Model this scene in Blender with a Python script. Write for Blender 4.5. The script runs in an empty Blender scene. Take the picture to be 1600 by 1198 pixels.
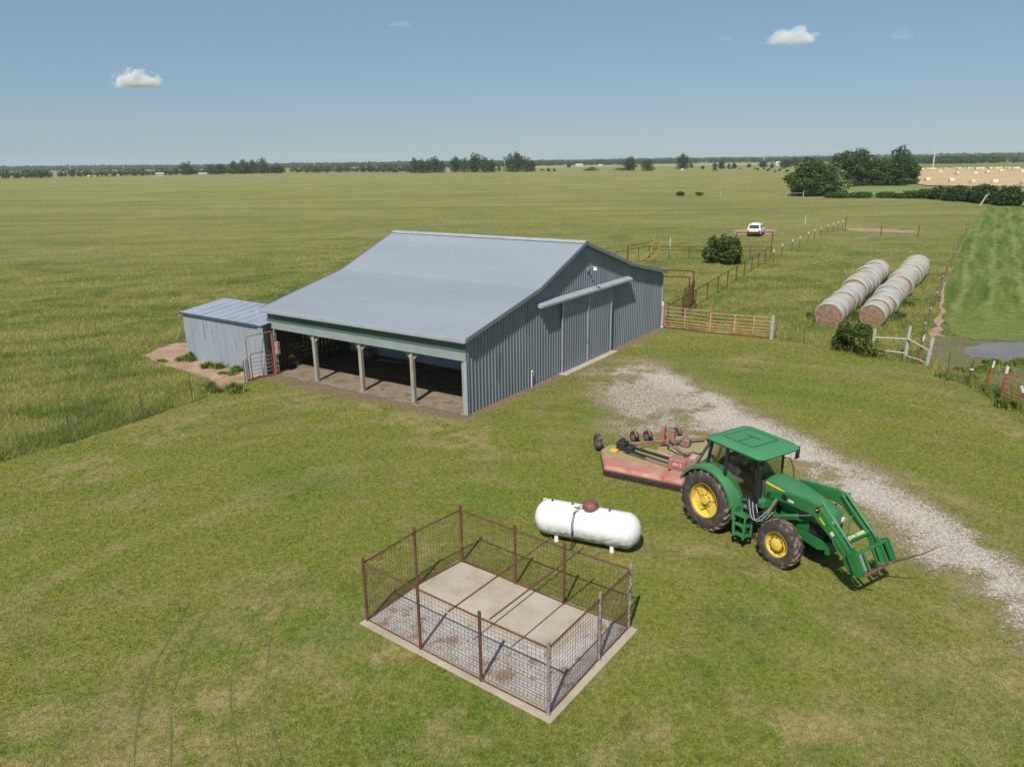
import bpy, math, random
import numpy as np
from mathutils import Vector, Matrix
random.seed(7); rng = np.random.default_rng(11)
sc = bpy.context.scene; COL = sc.collection
R = math.radians; PI = math.pi
# ------------------------------------------------------------ camera model
FPX, PITCH, ROLL, CH = 1153.83, 0.29215, -0.01376, 10.0
cp, sp = math.cos(PITCH), math.sin(PITCH); cr, sr = math.cos(ROLL), math.sin(ROLL)
Fv = np.array([0, cp, -sp]); R0 = np.array([1., 0, 0]); U0 = np.array([0, sp, cp])
Rv = cr*R0+sr*U0; Uv = -sr*R0+cr*U0
def G(u, v, z=0.0):
    """world point at height z seen at photo pixel (u, v)"""
    d = Fv*FPX+Rv*(u-800)+Uv*(599-v); t = (z-CH)/d[2]
    return (float(t*d[0]), float(t*d[1]), z)
def G2(u, v, z=0.0): return G(u, v, z)[:2]
cam = bpy.data.cameras.new('camera'); co = bpy.data.objects.new('camera', cam); COL.objects.link(co)
cam.sensor_width = 36; cam.lens = FPX/1600*36; cam.clip_start = .1; cam.clip_end = 60000
co.matrix_world = Matrix(((Rv[0], Uv[0], -Fv[0], 0), (Rv[1], Uv[1], -Fv[1], 0), (Rv[2], Uv[2], -Fv[2], CH), (0, 0, 0, 1)))
sc.camera = co
# ------------------------------------------------------------ light
SUN_AZ, SUN_EL = R(70.6), R(50)        # shadows fall towards SUN_AZ
sd = Vector((-math.cos(SUN_AZ)*math.cos(SUN_EL), -math.sin(SUN_AZ)*math.cos(SUN_EL), math.sin(SUN_EL)))
w = bpy.data.worlds.new('World'); sc.world = w; w.use_nodes = True
nt = w.node_tree; nt.nodes.clear()
sky = nt.nodes.new('ShaderNodeTexSky'); sky.sky_type = 'NISHITA'; sky.sun_disc = False
sky.sun_elevation = SUN_EL; sky.sun_rotation = math.atan2(sd.x, sd.y)
sky.altitude = 300; sky.air_density = 1.0; sky.dust_density = 0.3; sky.ozone_density = 2.2
bg = nt.nodes.new('ShaderNodeBackground'); hs = nt.nodes.new('ShaderNodeHueSaturation'); hs.inputs['Saturation'].default_value = 1.12; hs.inputs['Value'].default_value = .95; bg.inputs[1].default_value = .085
wo = nt.nodes.new('ShaderNodeOutputWorld'); mxs = nt.nodes.new('ShaderNodeMix'); mxs.data_type = 'RGBA'; mxs.blend_type = 'MULTIPLY'; mxs.inputs[0].default_value = 1; mxs.inputs[7].default_value = (.86, .95, 1.10, 1); nt.links.new(sky.outputs[0], hs.inputs['Color']); nt.links.new(hs.outputs[0], mxs.inputs[6]); veil = nt.nodes.new('ShaderNodeMix'); veil.data_type = 'RGBA'; veil.inputs[0].default_value = .62; veil.inputs[7].default_value = (2.68, 3.80, 4.70, 1); nt.links.new(mxs.outputs[2], veil.inputs[6]); nt.links.new(veil.outputs[2], bg.inputs[0]); nt.links.new(bg.outputs[0], wo.inputs[0])
sl = bpy.data.lights.new('sun', 'SUN'); sl.energy = 4.6; sl.angle = R(.53); sl.color = (1, .95, .87)
so = bpy.data.objects.new('sun', sl); COL.objects.link(so); so.rotation_euler = sd.to_track_quat('Z', 'Y').to_euler(); so.location = (-20, -30, 60)
sc.view_settings.view_transform = 'Standard'; sc.view_settings.look = 'None'; sc.view_settings.exposure = 0.17; sc.view_settings.gamma = 1
# ------------------------------------------------------------ mesh helpers
class MB:
    def __init__(s): s.v = []; s.f = []
    def add(s, vs, fs):
        n = len(s.v); s.v += [tuple(map(float, a)) for a in vs]; s.f += [tuple(i+n for i in f) for f in fs]; return s
    def box(s, x0, x1, y0, y1, z0, z1, bev=0):
        if bev:
            b = bev; prof = [(x0+b, y0), (x1-b, y0), (x1, y0+b), (x1, y1-b), (x1-b, y1), (x0+b, y1), (x0, y1-b), (x0, y0+b)]
            cx, cy = (x0+x1)/2, (y0+y1)/2
            ins = [(cx+(a-cx)*(1-b/(abs(x1-x0)/2)), cy+(c-cy)*(1-b/(abs(y1-y0)/2))) for a, c in prof]
            return s.loft([[(a, c, z0) for a, c in ins], [(a, c, z0+b) for a, c in prof], [(a, c, z1-b) for a, c in prof], [(a, c, z1) for a, c in ins]])
        return s.add([(x0, y0, z0), (x1, y0, z0), (x1, y1, z0), (x0, y1, z0), (x0, y0, z1), (x1, y0, z1), (x1, y1, z1), (x0, y1, z1)],
                     [(0, 3, 2, 1), (4, 5, 6, 7), (0, 1, 5, 4), (1, 2, 6, 5), (2, 3, 7, 6), (3, 0, 4, 7)])
    def loft(s, rings, cap=True, closed=True):
        n = len(rings[0]); vs = [p for r in rings for p in r]; fs = []
        for i in range(len(rings)-1):
            for j in range(n if closed else n-1):
                k = (j+1) % n; fs.append((i*n+j, i*n+k, (i+1)*n+k, (i+1)*n+j))
        if cap: fs.append(tuple(range(n-1, -1, -1))); fs.append(tuple((len(rings)-1)*n+j for j in range(n)))
        return s.add(vs, fs)
    def prism(s, pts, axis, a, b):
        """polygon pts (2-D) extruded along axis from a to b; axis 'y': pts are (x,z), 'z': (x,y), 'x': (y,z)"""
        m = {'y': lambda p, t: (p[0], t, p[1]), 'z': lambda p, t: (p[0], p[1], t), 'x': lambda p, t: (t, p[0], p[1])}[axis]
        return s.loft([[m(p, a) for p in pts], [m(p, b) for p in pts]])
    def tube(s, pts, r, n=8, r2=None, cap=True):
        pts = [Vector(p) for p in pts]; rings = []; N = len(pts); prev = None
        for i, p in enumerate(pts):
            t = (pts[min(i+1, N-1)]-pts[max(i-1, 0)]).normalized()
            if prev is None:
                a = t.orthogonal().normalized()
                if abs(t.z) < .999: a = t.cross(Vector((0, 0, 1))).normalized()
            else: a = (prev-t*prev.dot(t)).normalized()
            prev = a; b = t.cross(a); rr = r if r2 is None else r+(r2-r)*i/max(1, N-1)
            rings.append([tuple(p+(a*math.cos(2*PI*j/n+PI/n)+b*math.sin(2*PI*j/n+PI/n))*rr) for j in range(n)])
        return s.loft(rings, cap)
    def bar(s, p, q, wd, ht=None, up=(0, 0, 1)):
        ht = ht or wd; p = Vector(p); q = Vector(q); t = (q-p).normalized(); u = Vector(up)
        if abs(t.dot(u)) > .99: u = Vector((1, 0, 0))
        a = t.cross(u).normalized()*wd/2; b = a.cross(t).normalized()*ht/2
        return s.loft([[tuple(c+a+b), tuple(c-a+b), tuple(c-a-b), tuple(c+a-b)] for c in (p, q)])
    def lathe(s, prof, c=(0, 0, 0), axis='z', n=24, cap=True, ph=0):
        rings = []
        for r, t in prof:
            ring = []
            for j in range(n):
                a = 2*PI*j/n+ph; x, y = r*math.cos(a), r*math.sin(a)
                p = {'z': (x, y, t), 'y': (x, t, -y), 'x': (t, x, y)}[axis]; ring.append((p[0]+c[0], p[1]+c[1], p[2]+c[2]))
            rings.append(ring)
        return s.loft(rings, cap)
    def build(s, name, mat=None, parent=None, world=False, label=None, smooth=False, bevel=0):
        me = bpy.data.meshes.new(name); vs = s.v
        if world and parent is not None:
            inv = (Matrix.Translation(parent.location) @ parent.rotation_euler.to_matrix().to_4x4()).inverted(); vs = [tuple(inv @ Vector(p)) for p in vs]
        me.from_pydata(vs, [], s.f); me.validate(); me.update()
        import bmesh
        bm = bmesh.new(); bm.from_mesh(me); bmesh.ops.recalc_face_normals(bm, faces=bm.faces); bm.to_mesh(me); bm.free()
        if mat: me.materials.append(mat)
        o = bpy.data.objects.new(name, me); COL.objects.link(o)
        if parent is not None: o.parent = parent
        if smooth: smooth_by(me, 40)
        if bevel:
            m = o.modifiers.new('bevel', 'BEVEL'); m.width = bevel; m.segments = 2; m.limit_method = 'ANGLE'; m.angle_limit = R(40)
        if label: o['label'] = label
        return o
def smooth_by(me, deg):
    me.polygons.foreach_set('use_smooth', [True]*len(me.polygons))
    try: me.set_sharp_from_angle(angle=R(deg))
    except Exception: pass
def tag(o, label=None, cat=None, group=None, kind=None):
    if label: o['label'] = label
    if cat: o['category'] = cat
    if group: o['group'] = group
    if kind: o['kind'] = kind
    return o
def thing(name, label, cat, loc=(0, 0, 0), rz=0, group=None):
    o = bpy.data.objects.new(name, None); COL.objects.link(o); o.location = loc; o.rotation_euler = (0, 0, rz); o.empty_display_size = .3
    return tag(o, label, cat, group)
def dup(root, loc, rz, label=None, group=None, scale=None):
    r = root.copy(); COL.objects.link(r); r.location = loc; r.rotation_euler = (0, 0, rz)
    if label: r['label'] = label
    if group: r['group'] = group
    if scale: r.scale = scale
    for ch in list(root.children):
        c = ch.copy(); COL.objects.link(c); c.parent = r
        for g in ch.children:
            d = g.copy(); COL.objects.link(d); d.parent = c
    return r
def np_mesh(name, verts, faces, mat, k=3, col=None, smooth=False):
    """big mesh from numpy arrays; faces all k-gons"""
    me = bpy.data.meshes.new(name); nv, nf = len(verts), len(faces)
    me.vertices.add(nv); me.vertices.foreach_set('co', verts.astype(np.float32).ravel())
    me.loops.add(nf*k); me.loops.foreach_set('vertex_index', faces.astype(np.int32).ravel())
    me.polygons.add(nf); me.polygons.foreach_set('loop_start', np.arange(0, nf*k, k, dtype=np.int32))
    me.update(calc_edges=True)
    if col is not None:
        a = me.color_attributes.new('Col', 'FLOAT_COLOR', 'POINT'); c = np.ones((nv, 4), np.float32); c[:, :3] = col; a.data.foreach_set('color', c.ravel())
    if smooth: me.polygons.foreach_set('use_smooth', np.ones(nf, bool))
    if mat: me.materials.append(mat)
    o = bpy.data.objects.new(name, me); COL.objects.link(o); return o
# ------------------------------------------------------------ material helpers
class NT:
    def __init__(s, name, rough=.8, spec=.3, metal=0):
        s.m = bpy.data.materials.new(name); s.m.use_nodes = True; s.t = s.m.node_tree; s.b = s.t.nodes['Principled BSDF']
        s.b.inputs['Roughness'].default_value = rough; s.b.inputs['Specular IOR Level'].default_value = spec; s.b.inputs['Metallic'].default_value = metal
    def n(s, typ, **kw):
        x = s.t.nodes.new(typ)
        for k, v in kw.items():
            if hasattr(x, k): setattr(x, k, v)
        return x
    def l(s, a, b): s.t.links.new(a, b)
    def pos(s, scale=(1, 1, 1), rot=(0, 0, 0), obj=False):
        c = s.n('ShaderNodeTexCoord') if obj else s.n('ShaderNodeNewGeometry'); m = s.n('ShaderNodeMapping'); m.inputs['Scale'].default_value = scale; m.inputs['Rotation'].default_value = rot
        s.l(c.outputs['Object' if obj else 'Position'], m.inputs[0]); return m.outputs[0]
    def posr(s, rz, sx, sy):
        c = s.n('ShaderNodeNewGeometry'); m = s.n('ShaderNodeMapping'); m.vector_type = 'TEXTURE'; m.inputs['Scale'].default_value = (1/sx, 1/sy, 1); m.inputs['Rotation'].default_value = (0, 0, rz); s.l(c.outputs['Position'], m.inputs[0]); return m.outputs[0]
    def noise(s, vec, scale, detail=4, rough=.55, dist=0):
        x = s.n('ShaderNodeTexNoise'); x.inputs['Scale'].default_value = scale; x.inputs['Detail'].default_value = detail; x.inputs['Roughness'].default_value = rough; x.inputs['Distortion'].default_value = dist
        if vec is not None: s.l(vec, x.inputs['Vector'])
        return x.outputs[0]
    def ramp(s, fac, stops):
        x = s.n('ShaderNodeValToRGB'); e = x.color_ramp.elements
        while len(e) < len(stops): e.new(.5)
        for i, (p, c) in enumerate(stops):
            e[i].position = p; e[i].color = (*c, 1) if len(c) == 3 else c
        s.l(fac, x.inputs[0]); return x.outputs[0]
    def thr(s, fac, a, b):
        x = s.n('ShaderNodeMapRange'); x.interpolation_type = 'SMOOTHSTEP'; x.inputs[1].default_value = a; x.inputs[2].default_value = b; s.l(fac, x.inputs[0]); return x.outputs[0]
    def mix(s, fac, a, b, mode='MIX'):
        x = s.n('ShaderNodeMix'); x.data_type = 'RGBA'; x.blend_type = mode
        for sock, v in ((x.inputs[0], fac), (x.inputs[6], a), (x.inputs[7], b)):
            if isinstance(v, (int, float)): sock.default_value = v
            elif isinstance(v, tuple): sock.default_value = (*v, 1)
            else: s.l(v, sock)
        return x.outputs[2]
    def math(s, op, a, b=None):
        x = s.n('ShaderNodeMath'); x.operation = op
        for sock, v in ((x.inputs[0], a), (x.inputs[1], b)):
            if v is None: continue
            if isinstance(v, (int, float)): sock.default_value = v
            else: s.l(v, sock)
        return x.outputs[0]
    def bump(s, h, strength=.3, dist=.02):
        x = s.n('ShaderNodeBump'); x.inputs['Strength'].default_value = strength; x.inputs['Distance'].default_value = dist; s.l(h, x.inputs['Height']); s.l(x.outputs[0], s.b.inputs['Normal']); return s
    def color(s, c):
        if isinstance(c, tuple): s.b.inputs['Base Color'].default_value = (*c, 1)
        else: s.l(c, s.b.inputs['Base Color'])
        return s
def mottled(name, c1, c2, scale=3, rough=.8, spec=.3, metal=0, c3=None, t3=(.62, .7), sc3=2, obj=True, bump=.15, bd=.01, stretch=(1, 1, 1)):
    """paint / metal / wood base with two-tone mottling and an optional patch colour c3 (rust, dirt)"""
    m = NT(name, rough, spec, metal); p = m.pos(stretch, obj=obj); n1 = m.noise(p, scale, 5)
    c = m.ramp(n1, [(.3, c1), (.7, c2)])
    if c3: n2 = m.noise(p, sc3, 8, .65); c = m.mix(m.thr(n2, *t3), c, c3)
    m.color(c)
    if bump: m.bump(m.noise(p, scale*8, 6), bump, bd)
    return m.m
def flat(name, c, rough=.6, spec=.4, metal=0):
    c2 = tuple(x*.82 for x in c); return mottled(name, c2, c, 6, rough, spec, metal, bump=.05)
def vnoise(x, y, s, seed=0):
    x = np.asarray(x)/s+seed*17.3; y = np.asarray(y)/s+seed*9.1
    xi, yi = np.floor(x).astype(np.int64), np.floor(y).astype(np.int64); fx, fy = x-xi, y-yi; fx = fx*fx*(3-2*fx); fy = fy*fy*(3-2*fy)
    def h(a, b):
        n = (a*374761393+b*668265263+seed*1442695) & 0x7fffffff; n = ((n ^ (n >> 13))*1274126177) & 0x7fffffff; n = n ^ (n >> 16); return (n & 0xffff)/65535.
    return (h(xi, yi)*(1-fx)+h(xi+1, yi)*fx)*(1-fy)+(h(xi, yi+1)*(1-fx)+h(xi+1, yi+1)*fx)*fy
def fbm(x, y, s, seed=0, o=4):
    t = 0; a = .5; n = 0
    for i in range(o): t = t+a*vnoise(x, y, s, seed+i*7); n += a; a *= .55; s = s*.48
    return t/n
def inpoly(x, y, P):
    x = np.asarray(x); y = np.asarray(y); ins = np.zeros(x.shape, bool); n = len(P)
    for i in range(n):
        x0, y0 = P[i]; x1, y1 = P[(i+1) % n]
        if y0 == y1: continue
        c = ((y0 > y) != (y1 > y)) & (x < (x1-x0)*(y-y0)/(y1-y0)+x0); ins ^= c
    return ins
def polydist(x, y, P, close=False):
    d = np.full(np.shape(x), 1e9); n = len(P)
    for i in range(n if close else n-1):
        ax, ay = P[i]; bx, by = P[(i+1) % n]; ux, uy = bx-ax, by-ay; L = ux*ux+uy*uy+1e-9
        t = np.clip(((x-ax)*ux+(y-ay)*uy)/L, 0, 1); d = np.minimum(d, np.hypot(x-ax-t*ux, y-ay-t*uy))
    return d
def sdf(x, y, P): d = polydist(x, y, P, True); return np.where(inpoly(x, y, P), -d, d)
def sstep(a, b, v): t = np.clip((v-a)/(b-a), 0, 1); return t*t*(3-2*t)
def struct(o): o['kind'] = 'structure'; return o
# ============================================================ GROUND
BO = np.array([-1.8429, 28.7932]); BAZ = R(55.51)
bg_, bl_ = np.array([math.cos(BAZ), math.sin(BAZ)]), np.array([-math.sin(BAZ), math.cos(BAZ)])
def BW(g, l): p = BO+bg_*g+bl_*l; return (float(p[0]), float(p[1]))
LAWN = [(-34, -2), (-24.5, 14.5), G2(0, 722), G2(112, 692), G2(225, 655), G2(301, 628), (-13.5, 33.9), G2(386, 598), BW(-.2, 12.2), BW(.0, 12.3), BW(0, 0), BW(19.6, 0),
        G2(1106, 521), G2(1205, 530), G2(1256, 537), G2(1350, 560), G2(1414, 566), G2(1450, 574), G2(1510, 603), G2(1540, 620), G2(1562, 634), G2(1600, 662), (33, 22), (40, 12), (44, -2)]
GRAVEL = [G2(895, 585), G2(915, 560), G2(1010, 556), G2(1090, 582), G2(1180, 632), G2(1290, 692), G2(1400, 742), G2(1500, 802), G2(1620, 885), (17, 8), (14.5, 6.5), (10.2, 12.8), G2(1600, 1020),
          G2(1500, 945), G2(1420, 868), G2(1350, 815), G2(1240, 760), G2(1150, 712), G2(1060, 690), G2(960, 690), G2(915, 688), G2(935, 640), G2(905, 612)]
TRACKS = [[(300, 930), (287, 959), (245, 1033), (227, 1075), (213, 1145), (210, 1215)], [(390, 905), (343, 938), (304, 987), (280, 1057), (269, 1096), (268, 1215)],
          [(500, 878), (479, 907), (437, 963), (422, 1005), (416, 1092), (430, 1152), (455, 1215)], [(440, 920), (395, 970), (365, 1040), (362, 1120), (380, 1215)],
          [(130, 940), (60, 952), (12, 975)], [(560, 690), (600, 720), (640, 760)], [(0, 800), (90, 770), (190, 720), (330, 650)]]
TRACKS = [[G2(*p) for p in t] for t in TRACKS]
DRY = [(395, 975, 1.2), (410, 1030, 1.1), (520, 1045, .9), (215, 1160, 1.5), (300, 1130, 1.4), (560, 1060, 1.0), (700, 680, 2.4), (760, 700, 1.4), (840, 640, 1.0), (560, 640, 1.6), (480, 625, 1.6), (640, 655, 1.8), (1500, 930, 1.0),
       (1400, 880, .7), (1580, 1060, 1.2), (1300, 1130, 1.1), (230, 690, 1.8), (120, 730, 2.0), (300, 665, 1.6), (1550, 650, 1.2), (1590, 672, 1.0), (1170, 560, 1.4), (985, 540, .6), (1450, 760, 1.0), (1080, 850, .5), (1210, 900, .5), (1520, 640, 1.0),
       (900, 855, .8), (650, 860, .7), (930, 870, .5), (40, 1160, 1.1), (1000, 1150, 1.0), (740, 1130, .9)]
DRY = [(*G2(u, v), r) for u, v, r in DRY]
LUSH = [(770, 775, 1.5), (560, 950, 1.4), (520, 985, 1.2), (330, 1000, 1.0), (840, 690, 1.0), (610, 655, .9), (1260, 610, 3), (1070, 560, 2), (470, 760, 2.2), (890, 880, .9), (1190, 960, 1.5), (60, 1130, 1.0), (700, 1160, 1.2), (1480, 1100, 1.6)]
LUSH = [(*G2(u, v), r) for u, v, r in LUSH]
def lawn_fields(x, y):
    r = np.hypot(x-1, y-10); th = np.arctan2(y-10, x-1)
    st = fbm(r*1.0, th*6, .55, 3, 3); st2 = fbm(r, th*3, 1.7, 5, 3)
    n1 = fbm(x, y, 5.5, 1, 5); n2 = fbm(x, y, 1.3, 9, 4); n3 = fbm(x, y, .38, 13, 3)
    dry = .40*sstep(.42, .72, st)+.35*sstep(.45, .75, n2)+.25*sstep(.45, .7, n3)+.45*sstep(.5, .72, st2)
    dry = dry*.58-.09; dark = sstep(.50, .72, fbm(r, th*4, .9, 77, 3))*sstep(.4, .6, n2)
    wx = x+(fbm(x, y, 1.2, 21)-.5)*2.2; wy = y+(fbm(x, y, 1.2, 22)-.5)*2.2
    for cx, cy, rr in DRY: dry = dry+.62*sstep(1.2, .2, np.hypot(wx-cx, wy-cy)/rr)*sstep(.34, .62, n3*.7+n2*.3)
    lush = sstep(.52, .75, n1)*.45
    for cx, cy, rr in LUSH: lush = lush+.75*sstep(1.3, .2, np.hypot(wx-cx, wy-cy)/rr)
    tr = np.zeros(np.shape(x))
    for t in TRACKS: tr = np.maximum(tr, sstep(.12, .02, polydist(x+(n2-.5)*.05, y, t))*sstep(.25, .5, n2))
    gd = sdf(x+(n2-.5)*1.5, y+(n3-.5)*1.2, GRAVEL)
    barnd = polydist(x, y, [BW(-.35, 12.5), BW(-.35, 0), BW(0, -.1), BW(19.6, -.15)])
    dirt = sstep(.75, .1, barnd+(n3-.5)*.8)
    # bare dirt in front of the open bay, under the propane tank and by the walls
    opend = sdf(x+(n3-.5)*.9, y+(n2-.5)*.9, [BW(.3, 0.2), BW(.3, 12.6), BW(-1.0, 12.3), BW(-.9, 8), BW(-.55, 4), BW(-.4, .6)])
    dirt = np.maximum(dirt, sstep(.5, -.1, opend)*.95)
    tk = sdf(x+(n3-.5)*.5, y+(n2-.5)*.5, [G2(868, 832), G2(880, 822), G2(985, 852), G2(968, 862), G2(900, 850)])
    dirt = np.maximum(dirt, sstep(.15, -.12, tk)*.9)
    # gravel cover
    core = [G2(1150, 650), G2(1250, 700), G2(1350, 765), G2(1450, 835), G2(1600, 945), (12.5, 8)]; core2 = [G2(935, 585), G2(1020, 585), G2(1100, 615), G2(1180, 665)]
    cd = np.minimum(polydist(x, y, core), polydist(x, y, core2)+.9)
    gn = fbm(x, y, 2.6, 31, 6); gn2 = fbm(x, y, .7, 57, 4); cov = sstep(1.2, -2.0, gd)*(.52+.27*sstep(2.8, .2, cd)); cov = cov*(.35+.65*sstep(.34, .56, gn*.55+gn2*.45+.08*sstep(2, .2, cd)))
    dirt = np.maximum(dirt, .55*sstep(.3, -1.2, gd)*sstep(.45, .62, fbm(x, y, 1.6, 91, 5))*sstep(1.0, 4, cd+(gn-.5)*3)); tr = np.maximum(tr*.25, dark*.26)
    return np.clip(dry, 0, 1), lush, tr, cov, dirt, n3
def lawn_color(x, y):
    dry, lush, tr, cov, dirt, n3 = lawn_fields(x, y)
    def mx(a, b, t): t = np.clip(t, 0, 1)[..., None]; return a*(1-t)+b*t
    c = np.broadcast_to(np.array([.162, .180, .033]), (*np.shape(x), 3)).copy()
    c = mx(c, np.array([.120, .166, .024]), lush); c = mx(c, np.array([.27, .225, .098]), dry)
    c = mx(c, np.array([.20, .145, .095]), dirt); c = mx(c, np.array([.035, .05, .02]), tr*.75)
    return c, cov
def grid(name, P, step, mat, z=0.0, colf=None, clip=True):
    P_ = np.array(P); x0, y0 = P_.min(0); x1, y1 = P_.max(0)
    nx, ny = int((x1-x0)/step)+2, int((y1-y0)/step)+2
    X, Y = np.meshgrid(x0+np.arange(nx)*step, y0+np.arange(ny)*step)
    idx = np.arange(nx*ny).reshape(ny, nx)
    f = np.stack([idx[:-1, :-1], idx[:-1, 1:], idx[1:, 1:], idx[1:, :-1]], -1).reshape(-1, 4)
    if clip:
        cx, cy = X[:-1, :-1]+step/2, Y[:-1, :-1]+step/2; f = f[inpoly(cx, cy, P).ravel()]
    u, inv = np.unique(f, return_inverse=True); f = inv.reshape(-1, 4)
    x, y = X.ravel()[u], Y.ravel()[u]; zz = np.full(x.shape, z)
    o = np_mesh(name, np.stack([x, y, zz], -1), f, mat, 4)
    if colf:
        c, cov = colf(x, y); a = o.data.color_attributes.new('Col', 'FLOAT_COLOR', 'POINT'); A = np.ones((len(x), 4), np.float32); A[:, :3] = c; A[:, 3] = cov; a.data.foreach_set('color', A.ravel())
    return o
# lawn / gravel sheet material
m = NT('lawn_turf', .95, .1); at = m.n('ShaderNodeAttribute', attribute_name='Col'); p = m.pos()
n1 = m.noise(p, 9, 8, .7); n2 = m.noise(p, 45, 5, .75); n3 = m.noise(p, 2.2, 6, .6)
c = m.mix(1, at.outputs['Color'], m.ramp(n2, [(.3, (.40, .45, .35)), (.5, (.95, .95, .95)), (.72, (1.9, 1.8, 1.7))]), 'MULTIPLY'); c = m.mix(1, c, m.ramp(m.noise(p, 5.5, 7, .85), [(.36, (.64, .70, .62)), (.5, (1, 1, 1)), (.62, (1.36, 1.28, 1.34))]), 'MULTIPLY')
c = m.mix(1, c, m.ramp(n1, [(.3, (.72, .76, .7)), (.7, (1.25, 1.2, 1.25))]), 'MULTIPLY')
vor = m.n('ShaderNodeTexVoronoi'); vor.inputs['Scale'].default_value = 34; m.l(p, vor.inputs['Vector'])
stone = m.ramp(vor.outputs['Color'], [(0, (.24, .19, .15)), (.4, (.50, .44, .38)), (1, (.88, .82, .75))])
stone = m.mix(m.thr(m.noise(p, 60, 3), .45, .62), stone, (.24, .20, .15))
cv = m.math('ADD', m.math('MULTIPLY', at.outputs['Alpha'], 1.05), m.math('MULTIPLY', m.math('SUBTRACT', m.noise(p, 11, 9, .82), .5), 3.0))
soil = m.mix(m.thr(cv, .16, .36), c, (.25, .195, .125))
c = m.mix(m.thr(cv, .46, .60), soil, stone); m.color(c)
m.bump(m.math('ADD', n2, m.math('MULTIPLY', vor.outputs['Distance'], .5)), .55, .04)
LAWNMAT = m.m
lawn = struct(grid('lawn', LAWN, .10, LAWNMAT, .008, lawn_color))
GR2 = [tuple(np.array(q)) for q in GRAVEL]
TRM = mottled('tyre_track_soil', (.085, .098, .030), (.14, .155, .050), 3, .95, .1, obj=False, bump=.5, bd=.03)
def ribbon(P, wd, seed):
    rr = random.Random(seed); Q = [Vector((*q, 0)) for q in P]; S_ = []
    for i in range(len(Q)-1):
        p0, p1, p2, p3 = Q[max(i-1, 0)], Q[i], Q[i+1], Q[min(i+2, len(Q)-1)]; n = max(3, int((p2-p1).length/.12))
        for k in range(n): t = k/n; S_.append(.5*((2*p1)+(p2-p0)*t+(2*p0-5*p1+4*p2-p3)*t*t+(3*p1-p0-3*p2+p3)*t**3))
    vs = []; N = len(S_)
    for i, q in enumerate(S_):
        d = (S_[min(i+1, N-1)]-S_[max(i-1, 0)]).normalized(); w_ = wd*(.55+.9*float(vnoise(q.x*1.0, q.y*1.0, .6, seed)))*min(1, i/12, (N-1-i)/8)+.002
        w_ *= float(sstep(.22, .5, vnoise(q.x, q.y, .8, seed+3)))*.9+.08
        vs += [(q.x-d.y*w_/2, q.y+d.x*w_/2, .0125), (q.x+d.y*w_/2, q.y-d.x*w_/2, .0125)]
    b = MB(); b.add(vs, [(2*i, 2*i+1, 2*i+3, 2*i+2) for i in range(N-1)]); return struct(b.build('tyre_track', TRM))
for i, t in enumerate(TRACKS[:6]): ribbon(t, (.05, .055, .05, .025, .03, .03)[i], i)
gravel = struct(grid('gravel_drive', GR2, .11, LAWNMAT, .014, lawn_color))
# pasture
def pasture_mat(name, blade=False):
    m = NT(name, .9, .12); p = m.pos()
    big = m.noise(p, .035, 5, .6); mid = m.noise(m.posr(.45, .8, 1.3), .19, 8, .70, .8); sm = m.noise(p, 1.1, 6, .7); fine = m.noise(p, 7, 5, .75)
    c = m.ramp(mid, [(.34, (.088, .136, .028)), (.45, (.155, .188, .044)), (.54, (.235, .238, .068)), (.68, (.315, .28, .105))])
    c = m.mix(m.thr(sm, .50, .72), c, (.25, .215, .10)); c = m.mix(m.thr(sm, .45, .27), c, (.080, .135, .028))
    # greener close to the yard, olive-yellow with distance from the origin
    g = m.n('ShaderNodeNewGeometry'); ln = m.n('ShaderNodeVectorMath', operation='LENGTH'); m.l(g.outputs['Position'], ln.inputs[0])
    far = m.thr(m.math('ADD', ln.outputs['Value'], m.math('MULTIPLY', m.math('SUBTRACT', big, .5), 120)), 45, 150)
    fc = m.ramp(big, [(.38, (.215, .230, .068)), (.5, (.29, .268, .092)), (.62, (.34, .305, .12))])
    strk = m.noise(m.pos((.012, .09, 1)), 1.0, 5, .7); fc = m.mix(m.math('MULTIPLY', m.thr(strk, .46, .60), .8), fc, (.165, .185, .058)); blot = m.noise(m.pos((.06, .16, 1)), 1.0, 6, .7); fc = m.mix(m.math('MULTIPLY', m.thr(blot, .52, .66), .7), fc, (.30, .27, .11)); fc = m.mix(m.math('MULTIPLY', m.thr(blot, .45, .32), .6), fc, (.14, .18, .052))
    fc = m.mix(m.thr(m.noise(p, .45, 6, .8), .50, .66), fc, (.26, .235, .10)); fc = m.mix(m.thr(m.noise(p, .8, 6, .8), .50, .34), fc, (.15, .175, .055))
    c = m.mix(m.math('MULTIPLY', far, .72), c, fc)
    if blade:
        rn = m.n('ShaderNodeNewGeometry'); v = m.ramp(rn.outputs['Random Per Island'], [(0, (1.0, 1.05, .9)), (.5, (1.45, 1.40, 1.35)), (.85, (1.9, 1.75, 1.7)), (1, (2.6, 2.2, 2.2))]); c = m.mix(1, c, v, 'MULTIPLY')
        m.color(c)
        tr = m.n('ShaderNodeBsdfTranslucent'); m.l(c, tr.inputs[0]); ms = m.n('ShaderNodeMixShader'); ms.inputs[0].default_value = .35
        out = m.t.nodes['Material Output']; m.l(m.b.outputs[0], ms.inputs[1]); m.l(tr.outputs[0], ms.inputs[2]); m.l(ms.outputs[0], out.inputs[0])
    else:
        c = m.mix(1, c, m.ramp(fine, [(.3, (.5, .55, .5)), (.7, (1.5, 1.42, 1.42))]), 'MULTIPLY'); m.color(c)
        m.bump(m.math('ADD', m.noise(p, .5, 8, .8), m.math('MULTIPLY', fine, .25)), 1.0, .5)
    return m.m
PAST = pasture_mat('pasture_grass'); PBLADE = pasture_mat('pasture_blades', True)
S = 16000
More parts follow.
